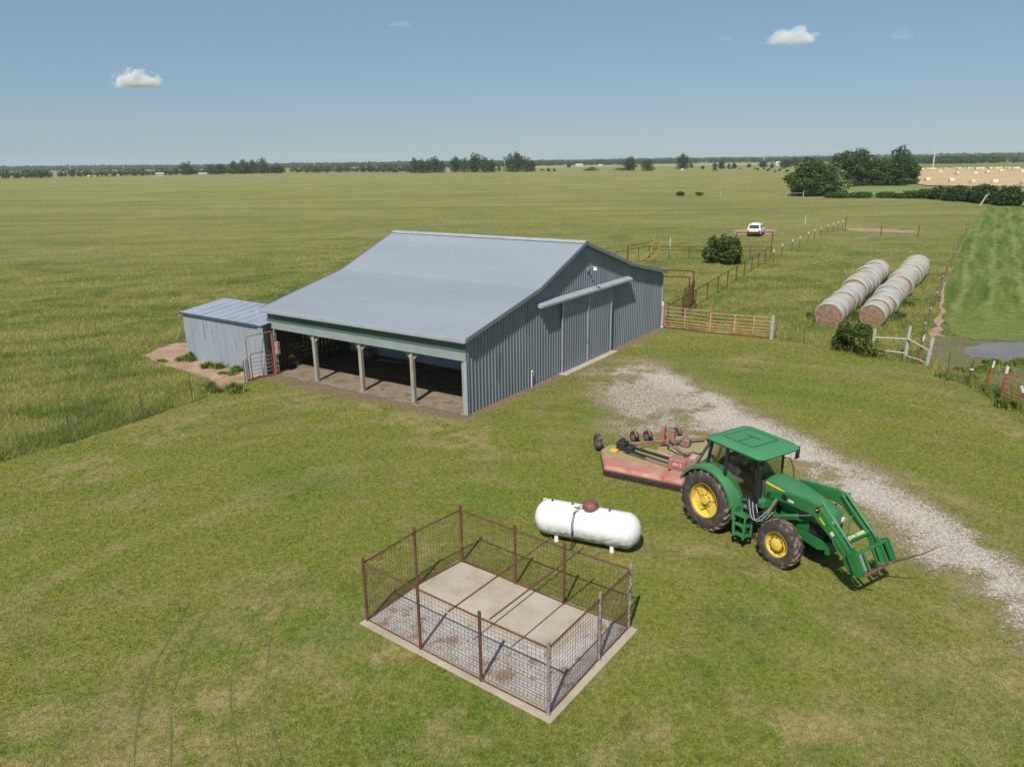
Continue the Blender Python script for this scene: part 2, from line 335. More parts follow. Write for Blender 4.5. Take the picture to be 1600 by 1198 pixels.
g = MB(); g.add([(-S, -300, 0), (S, -300, 0), (S, S, 0), (-S, S, 0)], [(0, 1, 2, 3)]); struct(g.build('pasture', PAST))
def sheet(name, P, z, mat, label=None):
    b = MB(); b.add([(*p, z) for p in P], [tuple(range(len(P)))]); o = b.build(name, mat); return struct(o)
def ragged(P, amp=.3, n=6, seed=0, subdiv=None):
    out = []; rr = random.Random(seed)
    for i in range(len(P)):
        a, b = P[i], P[(i+1) % len(P)]; L = math.dist(a, b)
        for k in range(n):
            t = k/n; out.append((a[0]+(b[0]-a[0])*t+rr.uniform(-amp, amp), a[1]+(b[1]-a[1])*t+rr.uniform(-amp, amp)))
    return out
SOIL = mottled('red_soil', (.29, .175, .115), (.41, .28, .20), 1.2, .95, .1, c3=(.16, .16, .06), t3=(.58, .66), sc3=2.5, obj=False, bump=.5, bd=.05)
MUD = mottled('grey_mud', (.11, .08, .052), (.20, .15, .10), .9, .85, .25, c3=(.11, .14, .035), t3=(.44, .56), sc3=1.2, obj=False, bump=.6, bd=.08)
DIRTP = [G2(225, 556), G2(262, 538), G2(292, 534), G2(330, 572), BW(-.62, 13), BW(-.2, 12.3), G2(388, 601), G2(340, 612), G2(326, 618), G2(318, 606), G2(333, 596), G2(300, 582), G2(262, 572)]
sheet('dirt_path', ragged(DIRTP, .18, 6, 3), .006, SOIL)
sheet('bare_ground', ragged([G2(1140, 361), G2(1165, 358), G2(1212, 358), G2(1216, 362), G2(1200, 367), G2(1150, 367)], .5, 5, 5), .02, SOIL)
sheet('bare_soil_strip', ragged([G2(1318, 356.5), G2(1380, 358), G2(1436, 361), G2(1432, 365), G2(1380, 363.5), G2(1330, 361)], .7, 5, 6), .02, SOIL)
sheet('muddy_bank', ragged([G2(1452, 524), G2(1475, 522), G2(1520, 530), G2(1620, 526), G2(1700, 560), G2(1660, 640), G2(1600, 612), G2(1540, 592), G2(1485, 584), G2(1449, 568)], .25, 5, 8), .006, MUD)
sheet('cattle_track', ragged([G2(1454, 526), G2(1462, 500), G2(1472, 468), G2(1474, 440), G2(1478, 440), G2(1480, 466), G2(1475, 500), G2(1470, 526)], .22, 5, 9), .012, SOIL)
m = NT('pond_water', .06, .5); p = m.pos(); m.color(m.ramp(m.noise(p, .5, 3), [(.3, (.14, .105, .070)), (.7, (.20, .155, .11))])); m.bump(m.noise(p, 5, 4), .08, .02)
sheet('pond', ragged([G2(1500, 546), G2(1540, 537), G2(1620, 533), G2(1720, 545), G2(1720, 600), G2(1625, 590), G2(1590, 573), G2(1545, 562), G2(1510, 556)], .12, 8, 4), .024, m.m)
# mown field on the right
m = NT('mown_field', .9, .12)
a0 = G2(1535, 325); a1 = G2(1478, 505); faz = math.atan2(a0[1]-a1[1], a0[0]-a1[0])
p = m.posr(faz, 1, 1)
wv = m.n('ShaderNodeTexWave'); wv.wave_type = 'BANDS'; wv.bands_direction = 'Y'; wv.inputs['Scale'].default_value = .16; wv.inputs['Distortion'].default_value = 2.5; wv.inputs['Detail'].default_value = 4; wv.inputs['Detail Scale'].default_value = .8; m.l(p, wv.inputs['Vector'])
sr_ = m.noise(m.posr(faz, .06, .7), 1.2, 6, .7); fr = m.noise(m.pos(), 1.6, 6, .8)
c = m.ramp(sr_, [(.32, (.055, .092, .018)), (.5, (.115, .16, .034)), (.66, (.21, .225, .070)), (.8, (.27, .26, .10))])
c = m.mix(m.math('MULTIPLY', m.thr(m.math('ADD', wv.outputs[1], m.math('MULTIPLY', m.math('SUBTRACT', m.noise(m.pos(), .5, 6, .8), .5), 1.6)), .75, 1.15), .6), c, (.23, .27, .115))
c = m.mix(m.thr(m.noise(m.pos(), .9, 7, .8), .52, .68), c, (.06, .10, .03)); lo = m.n('ShaderNodeNewGeometry'); sy = m.n('ShaderNodeSeparateXYZ'); m.l(lo.outputs['Position'], sy.inputs[0]); c = m.mix(m.math('MULTIPLY', m.thr(m.math('ADD', sy.outputs[1], m.math('MULTIPLY', m.math('SUBTRACT', m.noise(m.pos(), .3, 5), .5), 14)), 54, 42), .8), c, (.15, .185, .05))
c = m.mix(1, c, m.ramp(fr, [(.3, (.55, .6, .55)), (.7, (1.5, 1.4, 1.4))]), 'MULTIPLY'); m.color(c); m.bump(fr, .8, .2)
CROP = [G2(1538, 322), G2(1640, 322), (170, 170), (150, 60), G2(1700, 530), G2(1600, 534), G2(1520, 531), G2(1478, 520), G2(1476, 480), G2(1484, 440), G2(1502, 392), G2(1518, 352)]
sheet('mown_field', ragged(CROP, .25, 6, 2), .03, m.m)
m = NT('hay_stubble', .95, .1); p = m.pos()
st = m.noise(m.posr(R(35), .02, .35), 1, 5, .6); c = m.ramp(st, [(.35, (.40, .285, .16)), (.55, (.50, .36, .21)), (.7, (.56, .43, .27))]); c = m.mix(m.thr(m.noise(p, .5, 6, .8), .5, .7), c, (.36, .27, .15)); m.color(c)
HAY = m.m
sheet('hay_field', [G2(1428, 262.5), G2(1640, 263), G2(1640, 297), G2(1600, 293), G2(1540, 292), G2(1450, 291), G2(1415, 286)], .25, HAY)
PALE = mottled('pale_field', (.27, .26, .12), (.36, .31, .16), .02, .95, .1, obj=False, bump=0)
GRN = mottled('green_field', (.13, .17, .05), (.2, .21, .08), .02, .95, .1, obj=False, bump=0)
sheet('pale_field', [G2(1025, 257.6), G2(1230, 254.6), G2(1240, 258.2), G2(1020, 261)], .3, PALE)
sheet('far_field', [G2(836, 260.5), G2(960, 259), G2(958, 262), G2(836, 263.2)], .3, PALE)
sheet('green_field', [G2(1428, 257), G2(1640, 255), G2(1640, 262.2), G2(1428, 262.2)], .3, GRN)
sheet('brown_bank', [G2(640, 267.5), G2(705, 266.5), G2(706, 269), G2(642, 271)], .12, SOIL)
sheet('grass_verge', [G2(1318, 302), G2(1330, 295), G2(1440, 292), G2(1450, 296), G2(1400, 308), G2(1320, 309)], .12, mottled('verge_grass', (.12, .18, .045), (.21, .26, .09), .12, .95, .1, c3=(.36, .37, .24), t3=(.60, .66), sc3=.35, obj=False, bump=0))
# ------------------------------------------------------------ grass blades
def blades(name, x, y, h, wd, mat, lean=.5, col=None, label=None, cat='grass', z0=0.0):
    n = len(x); a = rng.uniform(0, 2*PI, n); la = rng.uniform(0, 2*PI, n); lr = rng.uniform(0, lean, n)*h
    dx, dy = np.cos(a)*wd/2, np.sin(a)*wd/2
    v = np.empty((n, 3, 3)); v[:, 0] = np.stack([x-dx, y-dy, np.full(n, z0)], -1); v[:, 1] = np.stack([x+dx, y+dy, np.full(n, z0)], -1)
    v[:, 2] = np.stack([x+np.cos(la)*lr, y+np.sin(la)*lr, h], -1)
    c = None if col is None else np.repeat(col, 3, 0)
    o = np_mesh(name, v.reshape(-1, 3), np.arange(3*n).reshape(-1, 3), mat, 3, c)
    return tag(o, label, cat, None, 'stuff')
def polar(n, r0, r1, ex, half=R(46), az=PI/2):
    u = rng.uniform(0, 1, n); k = 2-ex
    r = (r0**k+(r1**k-r0**k)*u)**(1/k) if abs(k) > 1e-6 else r0*(r1/r0)**u
    t = az+rng.uniform(-half, half, n); return r*np.cos(t), r*np.sin(t), r
def shoe(x, y, P, d=0): return inpoly(x, y, P)
SHEDP = [BW(-.65, 12.6), BW(-.65, 18.65), BW(2, 18.65), BW(2, 12.6)]
BARNP = [BW(0, 0), BW(19.6, 0), BW(19.6, 12.3), BW(0, 12.3)]
PEN = [G2(860, 1132), G2(997, 985), G2(715, 877), G2(562, 975)]
m = NT('lawn_blades', .9, .12); at = m.n('ShaderNodeAttribute', attribute_name='Col'); rn = m.n('ShaderNodeNewGeometry')
c = m.mix(1, at.outputs['Color'], m.ramp(rn.outputs['Random Per Island'], [(0, (.35, .45, .32)), (.5, (1.15, 1.15, 1.1)), (1, (2.5, 2.15, 2.2))]), 'MULTIPLY'); c = m.mix(1, c, m.ramp(m.noise(m.pos(), 5.5, 7, .85), [(.36, (.64, .70, .62)), (.5, (1, 1, 1)), (.62, (1.36, 1.28, 1.34))]), 'MULTIPLY'); m.color(c)
tr = m.n('ShaderNodeBsdfTranslucent'); m.l(c, tr.inputs[0]); ms = m.n('ShaderNodeMixShader'); ms.inputs[0].default_value = .35
m.l(m.b.outputs[0], ms.inputs[1]); m.l(tr.outputs[0], ms.inputs[2]); m.l(ms.outputs[0], m.t.nodes['Material Output'].inputs[0]); LBLADE = m.m
x, y, r = polar(520000, 8, 62, 1.9)
k = inpoly(x, y, LAWN) & ~inpoly(x, y, PEN) & ~inpoly(x, y, BARNP); x, y, r = x[k], y[k], r[k]
c, cov = lawn_color(x, y); dr = lawn_fields(x, y)
k = (rng.uniform(0, 1, len(x)) > cov*1.15) & (rng.uniform(0, 1, len(x)) > dr[4]*1.05) & (rng.uniform(0, 1, len(x)) > dr[2]*.9)
for t in TRACKS[:6]: k &= (polydist(x, y, t) > .035) | (rng.uniform(0, 1, len(x)) < .6)
x, y, r, c = x[k], y[k], r[k], c[k]; dd = dr[0][k]
hh = rng.uniform(.02, .055, len(x))*(1.1-.5*np.clip(dd, 0, 1))*(1+.35*sstep(14, 40, r))
blades('lawn_grass', x, y, hh+.008, rng.uniform(.010, .020, len(x))*np.clip(r/16, .8, 3), LBLADE, .9, c, 'short mown yard grass, green with dry straw patches', 'grass')
x, y, r = polar(820000, 17, 150, 2.1, R(47))
bad = inpoly(x, y, LAWN) | inpoly(x, y, BARNP) | inpoly(x, y, SHEDP) | inpoly(x, y, CROP)
MUDP = [G2(1452, 524), G2(1475, 522), G2(1520, 530), G2(1620, 526), G2(1700, 560), G2(1660, 640), G2(1600, 612), G2(1540, 592), G2(1485, 584), G2(1449, 568)]
dp = sdf(x, y, DIRTP); mp = sdf(x, y, MUDP)
bad |= (dp < .1) & (rng.uniform(0, 1, len(x)) > .03*np.exp(np.minimum(0, dp)*-0)) ; bad |= (mp < -.3) & (rng.uniform(0, 1, len(x)) > .10+.5*(fbm(x, y, 1.5, 63) > .56)) | (inpoly(x, y, [G2(1500, 546), G2(1540, 537), G2(1620, 533), G2(1720, 545), G2(1720, 600), G2(1625, 590), G2(1590, 573), G2(1545, 562), G2(1510, 556)]))
TRK = [G2(1464, 526), G2(1468, 500), G2(1476, 468), G2(1476, 440)]
bad |= polydist(x, y, TRK) < .35
bs = (np.hypot((x-34.5)/4.5, (y-101)/2.2) < 1); bad |= bs
x, y, r = x[~bad], y[~bad], r[~bad]
nz = fbm(x, y, 2.6, 41, 4); keep = rng.uniform(0, 1, len(x)) < .75+.5*(nz-.35)-.55*sstep(70, 145, r); x, y, r, nz = x[keep], y[keep], r[keep], nz[keep]
hh = rng.uniform(.10, .34, len(x))*(.55+.8*nz)*np.clip(1.0-(r-30)/110, .25, 1.0)
edge = polydist(x, y, LAWN, True); hh *= 1+.7*sstep(3.5, .5, edge); bq = np.minimum(polydist(x, y, [(19.3, 44.2), (31, 62.7)]), polydist(x, y, [(22.2, 44.6), (36.3, 66)])); hh *= 1+.9*sstep(2.6, 1.2, bq)
blades('tall_pasture_grass', x, y, hh, rng.uniform(.010, .026, len(x))*np.clip(r/32, .9, 4.0), PBLADE, 1.5, None, 'tall seeding pasture grass around the barn and corral', 'grass')
# ============================================================ BARN
METAL = mottled('blue_grey_metal', (.175, .205, .235), (.225, .255, .285), .8, .42, .45, .15, c3=(.15, .17, .185), t3=(.60, .70), sc3=.7, bump=.04, stretch=(1, 1, .25))
ROOFM = mottled('roof_metal', (.275, .305, .345), (.33, .36, .40), .35, .46, .45, .15, bump=.04, stretch=(1, .15, 1))
TRIMG = mottled('grey_green_trim', (.215, .255, .25), (.265, .305, .295), 1.5, .55, .4, bump=.04)
FASC = mottled('fascia_eave_shade_metal', (.070, .115, .110), (.09, .14, .132), 1.2, .5, .4, .1, bump=.04)  # eave shade put into the colour; same grey-green paint as the lighter board
LTRIM = mottled('light_trim', (.27, .305, .32), (.34, .375, .39), 2, .5, .4, bump=.04)
WOOD = mottled('weathered_wood', (.23, .21, .18), (.38, .36, .31), 5, .9, .15, c3=(.14, .11, .09), t3=(.60, .70), sc3=4, bump=.5, stretch=(3, 3, .4))
DWOOD = mottled('dark_wood', (.055, .045, .038), (.11, .09, .075), 4, .9, .15, bump=.4, stretch=(3, 3, .5))
CONC = mottled('concrete', (.34, .295, .235), (.46, .41, .34), 1.2, .9, .15, c3=(.33, .24, .16), t3=(.60, .72), sc3=.9, bump=.3)
RUST = mottled('rusty_pipe', (.085, .038, .026), (.17, .075, .048), 9, .85, .2, c3=(.26, .14, .09), t3=(.58, .66), sc3=14, bump=.4)
WHITE = mottled('white_paint', (.70, .70, .68), (.80, .80, .79), 3, .5, .4, bump=.04)
GIRT = flat('screw_line', (.20, .225, .25), .5)
barn = thing('barn', 'large blue-grey corrugated metal barn with an open-fronted bay and tall sliding doors', 'barn', (*BW(0, 0), 0), BAZ)
W_, L_ = 19.6, 12.3
ROOFP = [(-.24, 3.27), (5.3, 4.50), (9.55, 6.17), (14.9, 4.50), (19.85, 3.44)]
def roofz(x):
    for (a, za), (b, zb) in zip(ROOFP, ROOFP[1:]):
        if x <= b: return za+(zb-za)*(x-a)/(b-a)
    return ROOFP[-1][1]
def ribprofile(a, b, pitch, h, rib=.030, slope=.016):
    out = [(a, 0)]; n = int((b-a)/pitch)
    for i in range(n):
        t = a+(i+.5)*pitch
        out += [(t-rib/2-slope, 0), (t-rib/2, h), (t+rib/2, h), (t+rib/2+slope, 0)]
    return out+[(b, 0)]
def ribwall(mb, axis, fixed, a, b, zb, zt, out, pitch=.235, h=.026, thick=.012):
    """vertical corrugated sheet; axis 'x': runs along x at y=fixed. out = +-1 outward sign. zb/zt functions"""
    P = ribprofile(a, b, pitch, h); n = len(P); vs = []
    brk = [k for k in P]
    for t, hh in P:
        for z in (zb(t), zt(t)):
            f = fixed+out*hh; vs.append((t, f, z) if axis == 'x' else (f, t, z))
    for t, hh in P:
        for z in (zb(t), zt(t)):
            f = fixed-out*thick; vs.append((t, f, z) if axis == 'x' else (f, t, z))
    fs = []; o = 2*n
    for i in range(n-1):
        a0, a1, b0, b1 = 2*i, 2*i+1, 2*i+2, 2*i+3
        fs += [(a0, b0, b1, a1), (o+a0, o+a1, o+b1, o+b0), (a1, b1, o+b1, o+a1), (a0, o+a0, o+b0, b0)]
    fs += [(0, 1, o+1, o), (2*n-2, o+2*n-2, o+2*n-1, 2*n-1)]
    mb.add(vs, fs); return mb
# walls
ribwall(MB(), 'x', 0, 0, 19.6, lambda t: -.02, lambda t: roofz(t)-.055, -1, h=.036).build('gable_wall', METAL, barn)
ribwall(MB(), 'x', L_, 5.3, 19.6, lambda t: 0, lambda t: roofz(t)-.055, 1).build('gable_wall', METAL, barn)
ribwall(MB(), 'y', 19.6, 0.03, L_-.03, lambda t: 0, lambda t: roofz(19.6)-.06, 1).build('rear_wall', METAL, barn)
ribwall(MB(), 'y', 5.3, 0.05, L_-.05, lambda t: 0.0, lambda t: roofz(5.3)-.06, -1).build('inner_wall', mottled('inner_galvanised', (.38, .43, .48), (.48, .53, .58), .8, .45, .4, .1, bump=.04), barn)
b = MB(); y = .04; x = .12
while x < 5.2: b.box(x, x+.20, L_-.02, L_+.02, .0, roofz(x)-.08); x += .245
b.build('board_wall', DWOOD, barn)
b = MB()
for z in (.5, 1.2, 1.9, 2.6): b.box(.1, 5.25, L_-.075, L_-.023, z, z+.14)
b.build('girt', DWOOD, barn)
for i, (xx, z) in enumerate([(1.0, 1.15), (1.35, .95), (1.8, .72), (2.0, .5)]): MB().box(xx, xx+.7, L_-.10, L_-.078, z, z+.04).build('batten', WOOD, barn)
# roof: two pitches on each side, ribs run up the slope
def roofsheet(P, y0, y1, mat, name):
    prof = ribprofile(y0, y1, .229, .024, .028, .014); n = len(prof); m_ = len(P); vs = []; fs = []
    for (x, z) in P:
        for t, hh in prof: vs.append((x, t, z+hh))
    for (x, z) in P:
        for t, hh in prof: vs.append((x, t, z-.03))
    o = m_*n
    for i in range(m_-1):
        for j in range(n-1):
            a = i*n+j; fs += [(a, a+1, a+n+1, a+n), (o+a, o+a+n, o+a+n+1, o+a+1)]
    for j in range(n-1): fs += [(j, o+j, o+j+1, j+1), ((m_-1)*n+j, (m_-1)*n+j+1, o+(m_-1)*n+j+1, o+(m_-1)*n+j)]
    for i in range(m_-1): fs += [(i*n, (i+1)*n, o+(i+1)*n, o+i*n), (i*n+n-1, o+i*n+n-1, o+(i+1)*n+n-1, (i+1)*n+n-1)]
    b = MB(); b.add(vs, fs); return b.build(name, mat, barn)
rf = roofsheet(ROOFP[:3], -.21, L_+.21, ROOFM, 'roof'); roofsheet(ROOFP[2:], -.21, L_+.21, ROOFM, 'roof')
b = MB(); b.prism([(9.32, 6.125), (9.55, 6.215), (9.78, 6.14), (9.78, 6.165), (9.55, 6.245), (9.32, 6.15)], 'y', -.225, L_+.225); b.build('ridge_cap', LTRIM, barn)
for yy in (-.235, L_+.212):
    b = MB()
    for (a, za), (c_, zc) in zip(ROOFP, ROOFP[1:]): b.prism([(a, za-.14), (c_, zc-.14), (c_, zc+.035), (a, za+.035)], 'y', yy, yy+.023)
    b.build('rake_trim', METAL, barn)
MB().prism([(-.29, 3.12), (-.245, 3.12), (-.245, 3.27), (-.29, 3.26)], 'y', -.21, L_+.21).build('eave_trim', LTRIM, barn)
MB().box(-.28, -.03, -.15, L_+.15, 3.09, 3.117).build('soffit', TRIMG, barn)
# front of the open bay
ribwall(MB(), 'y', 0, .0, L_, lambda t: 2.60, lambda t: 3.085, -1, pitch=.235, h=.02).build('fascia_panel', FASC, barn)
MB().box(-.065, .0, -.03, L_+.02, 2.30, 2.62).build('fascia_board', TRIMG, barn)
MB().box(-.05, .0, -.045, .11, 0, 2.298).build('corner_trim', LTRIM, barn)
MB().box(19.6, 19.66, -.06, .05, 0, 3.3).build('corner_trim', LTRIM, barn)
for i, yy in enumerate((3.0, 6.1, 9.15, 12.1)):
    p_ = MB().box(.02, .19, yy-.085, yy+.085, -.1, 2.62).build('post', WOOD, barn, bevel=.012)
    if i < 3: MB().bar((.12, yy-.05, 1.98), (.12, yy-.42, 2.32), .05, .12).bar((.12, yy+.05, 1.98), (.12, yy+.42, 2.32), .05, .12).build('knee_brace', WOOD, p_)
MB().box(.02, .19, .12, .26, -.1, 2.3).build('post', WOOD, barn)
# trusses seen under the roof
for yy in (1.0, 3.0, 5.0, 7.1, 9.15, 11.2):
    MB().bar((.1, yy, 3.12), (5.25, yy, 4.28), .05, .22).build('rafter', DWOOD, barn)
# sliding doors, their track hood and the yard light
for i, (a, c_) in enumerate(((7.42, 9.98), (10.0, 12.58))):
    d = ribwall(MB(), 'x', -.115, a, c_, lambda t: .06, lambda t: 3.62, -1, pitch=.235, h=.026).build('sliding_door', METAL, barn)
    MB().box(a-.03, a+.05, -.165, -.10, .05, 3.62).build('door_trim', LTRIM, d); MB().box(c_-.05, c_+.02, -.164, -.10, .05, 3.62).build('door_trim', LTRIM, d)
MB().bar((9.88, -.165, 1.05), (9.88, -.165, 1.3), .03).build('door_handle', LTRIM, d)
hood = MB().prism([(-.04, 3.83), (-.04, 3.63), (-.30, 3.60), (-.33, 3.60), (-.33, 3.70)], 'x', 5.25, 14.75)
hood.v = [(x, y, z) for (x, y, z) in hood.v]; hood.build('door_track_hood', LTRIM, barn)
lt = MB().tube([(10.05, -.03, 4.78), (10.05, -.30, 4.90), (10.05, -.42, 4.86)], .03, 8).box(10.0, 10.1, -.09, -.03, 4.68, 4.86).build('lamp_arm', LTRIM, barn)
MB().lathe([(.02, .11), (.07, .09), (.09, .0), (.115, -.04), (.10, -.05), (.04, -.02)], (10.05, -.45, 4.80), 'z', 16).build('yard_light', WHITE, barn, smooth=True)
MB().tube([(4.72, -.10, 0), (4.72, -.10, .72), (4.72, -.16, .76)], .022, 8).tube([(4.66, -.1, .72), (4.80, -.1, .78)], .014, 6).build('standpipe', WHITE, barn)
MB().box(7.2, 12.75, -.52, -.045, -.05, .028).build('door_sill', CONC, barn, bevel=.008)
MUDF = mottled('barn_floor_dirt', (.15, .095, .065), (.26, .175, .12), 1.6, .95, .1, c3=(.22, .20, .19), t3=(.56, .68), sc3=.9, obj=False, bump=.8, bd=.06)
struct(sheet('barn_floor', [BW(-.1, .03), BW(5.28, .03), BW(5.28, L_-.1), BW(-.1, L_-.1)], .016, MUDF))
MIX = mottled('bay_edge_dirt', (.17, .125, .09), (.31, .25, .195), 1.4, .95, .1, c3=(.13, .14, .05), t3=(.54, .62), sc3=1.4, obj=False, bump=.7, bd=.05)
sheet('bay_edge_dirt', ragged([BW(-.12, .1), BW(1.9, .1), BW(2.0, 6), BW(1.5, 12.1), BW(-.1, 12.2), BW(-.2, 6)], .12, 12, 4), .022, MIX)
# things lying in the bay
a = G(590, 562, .05); c_ = G(640, 567, .05)
tag(MB().bar((a[0], a[1], .06), (c_[0], c_[1], .06), .25, .05).bar((a[0]+.2, a[1]-.15, .115), (c_[0]-.5, c_[1]-.1, .115), .16, .045).build('plank', WOOD, None, bevel=.006), 'pale board lying on the dirt inside the open barn bay', 'plank')
a = G(579, 556, 0); t = thing('wooden_crate', 'small grey wooden crate by the inner wall of the barn bay', 'crate', a, BAZ)
for z in (.02, .14, .26): MB().box(-.3, .3, -.2, -.18, z, z+.1).box(-.3, .3, .18, .2, z, z+.1).box(-.3, -.28, -.18, .18, z, z+.1).box(.28, .3, -.18, .18, z, z+.1).build('slat', WOOD, t)
MB().box(-.28, .28, -.18, .18, 0, .02).build('base', WOOD, t)
# electric box on the left-hand post of the bay
t = thing('electric_box', 'small rusty grey box fixed to the left post of the open bay', 'box', (*BW(-.02, 11.75), 1.05), BAZ)
MB().box(-.14, 0, -.2, .2, 0, .62).build('case', mottled('rusty_grey', (.24, .20, .17), (.36, .31, .28), 5, .7, c3=(.22, .10, .06), t3=(.5, .62), sc3=6), t, bevel=.01)
MB().box(-.165, -.142, -.17, .17, .04, .58).build('lid', mottled('rusty_grey_lid', (.28, .24, .21), (.40, .36, .33), 5, .7, c3=(.25, .12, .07), t3=(.5, .62), sc3=5), t)
MB().tube([(-.07, .05, .62), (-.07, .05, 1.3)], .018, 6).build('conduit', LTRIM, t)
# ------------------------------------------------------------ shed
SHEDM = mottled('galvanised_sheet', (.26, .30, .345), (.36, .405, .455), 1.1, .45, .4, .2, c3=(.20, .22, .24), t3=(.56, .70), sc3=1.1, bump=.12, bd=.02, stretch=(2.4, 2.4, .25))
SHEDR = mottled('shed_roof_metal', (.30, .33, .39), (.37, .40, .46), .6, .45, .4, .2, c3=(.26, .25, .27), t3=(.6, .7), sc3=1, bump=.04)
shed = thing('shed', 'low lean-to shed of dull galvanised sheet joined to the left end of the barn', 'shed', (*BW(-.62, 12.36), 0), BAZ)
b = MB(); LS = 6.21
def shedwall(mb, axis, fixed, a, b_, zb, zt, out): return ribwall(mb, axis, fixed, a, b_, zb, zt, out, pitch=.19, h=.012)
shedwall(MB(), 'y', 0, -.40, LS, lambda t: .0, lambda t: 2.52, -1).build('front_wall', SHEDM, shed)
shedwall(MB(), 'x', LS, .02, 2.55, lambda t: 0, lambda t: 2.52+.115*t, 1).build('side_wall', SHEDM, shed)
shedwall(MB(), 'x', 0, .02, 2.55, lambda t: 0, lambda t: 2.52+.115*t, -1).build('side_wall', SHEDM, shed)
shedwall(MB(), 'y', 2.57, 0.02, LS-.02, lambda t: 0, lambda t: 2.80, 1).build('rear_wall', SHEDM, shed)
b = MB().prism([(-.1, 2.53), (2.68, 2.85), (2.68, 2.88), (-.1, 2.56)], 'y', -.03, LS+.1); b.prism([(-.1, 2.53), (.5, 2.60), (.5, 2.63), (-.1, 2.56)], 'y', -.42, -.03)
for k in range(1, 8): b.prism([(-.1, 2.562), (2.68, 2.882), (2.68, 2.90), (-.1, 2.58)], 'y', k*.74, k*.74+.035)
b.build('roof', SHEDR, shed)
MB().box(-.125, -.102, -.03, LS+.1, 2.46, 2.57).build('roof_edge', mottled('dark_edge', (.05, .055, .065), (.08, .085, .095), 3), shed)
# ------------------------------------------------------------ walk-through gate by the shed
ORUST = mottled('orange_rust_pipe', (.30, .105, .06), (.42, .17, .10), 8, .8, .2, c3=(.22, .16, .14), t3=(.55, .65), sc3=6, bump=.3)
ga, gb = Vector(G(386, 596)), Vector(G(431, 586)); gl = (gb-ga).length; gz = math.atan2(gb.y-ga.y, gb.x-ga.x)
t = thing('walk_gate', 'rusty arched pipe walk-through gate standing between the shed and the barn post', 'gate', ga, gz)
def arc(cx, cz, r, a0, a1, n=5): return [(cx+r*math.cos(R(a0+(a1-a0)*i/n)), 0, cz+r*math.sin(R(a0+(a1-a0)*i/n))) for i in range(n+1)]
MB().tube([(.16, 0, 0)]+arc(.36, 1.98, .2, 180, 90)+[(gl-.02, 0, 2.22)], .026, 8).tube([(gl-.02, 0, 0), (gl-.02, 0, 2.25)], .026, 8).tube([(.16, 0, .06), (gl-.02, 0, .06)], .02, 6).build('gate_frame', ORUST, t)
b = MB().tube([(.30, 0, .10)]+arc(.44, 1.16, .14, 180, 90)+[(gl-.12, 0, 1.30), (gl-.12, 0, .10), (.30, 0, .10)], .022, 8)
b.build('gate_leaf', RUST, t)
for k in range(5): MB().tube([(.31, 0, .30+k*.19), (gl-.12, 0, .30+k*.19)], .016, 6).build('rail', ORUST, t)
MB().lathe([(.10, -.1), (.095, 1.12), (.085, 1.15)], (0, 0, 0), 'z', 10).build('post', WOOD, t)
MB().tube([(gl+.03, .03, 0), (gl+.03, .03, 2.1)], .06, 6).build('hinge_post', ORUST, t)
# ============================================================ FENCES, GATES, CORRAL
WIRE = flat('galvanised_wire', (.24, .23, .21), .6, .4, .5); TP = mottled('rusty_t_post', (.12, .055, .04), (.20, .10, .07), 12, .85); TRED = mottled('red_t_post', (.36, .07, .05), (.46, .12, .085), 10, .8, c3=(.17, .09, .06), t3=(.5, .6), sc3=9)
CAPW = flat('white_cap', (.62, .61, .57), .6); WOODW = mottled('bleached_post_wood', (.30, .28, .25), (.44, .42, .38), 7, .9, .15, c3=(.18, .16, .14), t3=(.60, .66), sc3=8, bump=.5, stretch=(3, 3, 1))
def tpost(mb, p, h, lean=(0, 0), s=.022):
    top = (p[0]+lean[0], p[1]+lean[1], h); mb.bar(p, top, s*2, .010); mb.bar(p, top, .010, s*2); return top
def wire_fence(name, label, group, pts, h, wires, posts=True, mat=TP, cap=None, z0=0):
    c0 = pts[0]; t = thing(name, label, 'fence', (c0[0], c0[1], 0), 0, group)
    for q in pts:
        b = MB(); tp = tpost(b, (q[0], q[1], z0), h); po = b.build('post', mat, t, world=True)
        if cap: MB().box(q[0]-.05, q[0]+.05, q[1]-.05, q[1]+.05, h-cap, h+.03).build('post_cap', CAPW, po); po.children[0].location = (-c0[0], -c0[1], 0)
    for z in wires: MB().tube([(q[0], q[1]+.02, z) for q in pts], .004 if h < 1.6 else .006, 4).build('wire', WIRE, t, world=True)
    return t
wire_fence('wire_fence', 'sparse wire fence on thin rusty posts along the left edge of the mown yard', None, [G(-120, 765), G(-20, 728), G(112, 692), G(225, 655), G(301, 629), G(384, 599)], 1.12, (.35, .65, .95))
def wood_post(parent, q, h, r=.085, lean=(0, 0), mat=WOODW, name='post'):
    o = MB().tube([(q[0], q[1], -.1), (q[0]+lean[0]*.5, q[1]+lean[1]*.5, h*.5), (q[0]+lean[0], q[1]+lean[1], h)], r, 10, r*.88).build(name, mat, parent, world=True); return o
# double red tube gate beside the barn
GRED = mottled('faded_red_tube', (.42, .16, .10), (.58, .27, .18), 4, .7, .3, c3=(.50, .40, .30), t3=(.48, .64), sc3=3, bump=.2)
def tube_gate(label, p, q, h, n, group, braces=(.33,), low=.12, r=.024):
    p, q = Vector(p), Vector(q); L = (q-p).length; t = thing('tube_gate', label, 'gate', p, math.atan2(q.y-p.y, q.x-p.x), group)
    zs = [low+(h-low)*(i/(n-1))**1.25 for i in range(n)]
    MB().tube([(.03, 0, low), (.03, 0, h), (L-.03, 0, h), (L-.03, 0, low), (.03, 0, low)], r, 8).build('gate_frame', GRED, t)
    for z in zs[1:-1]: MB().tube([(.05, 0, z), (L-.05, 0, z)], r*.85, 6).build('rail', GRED, t)
    for f in braces: MB().box(L*f-.03, L*f+.03, -.03, .03, low, h).build('brace', GRED, t)
    return t
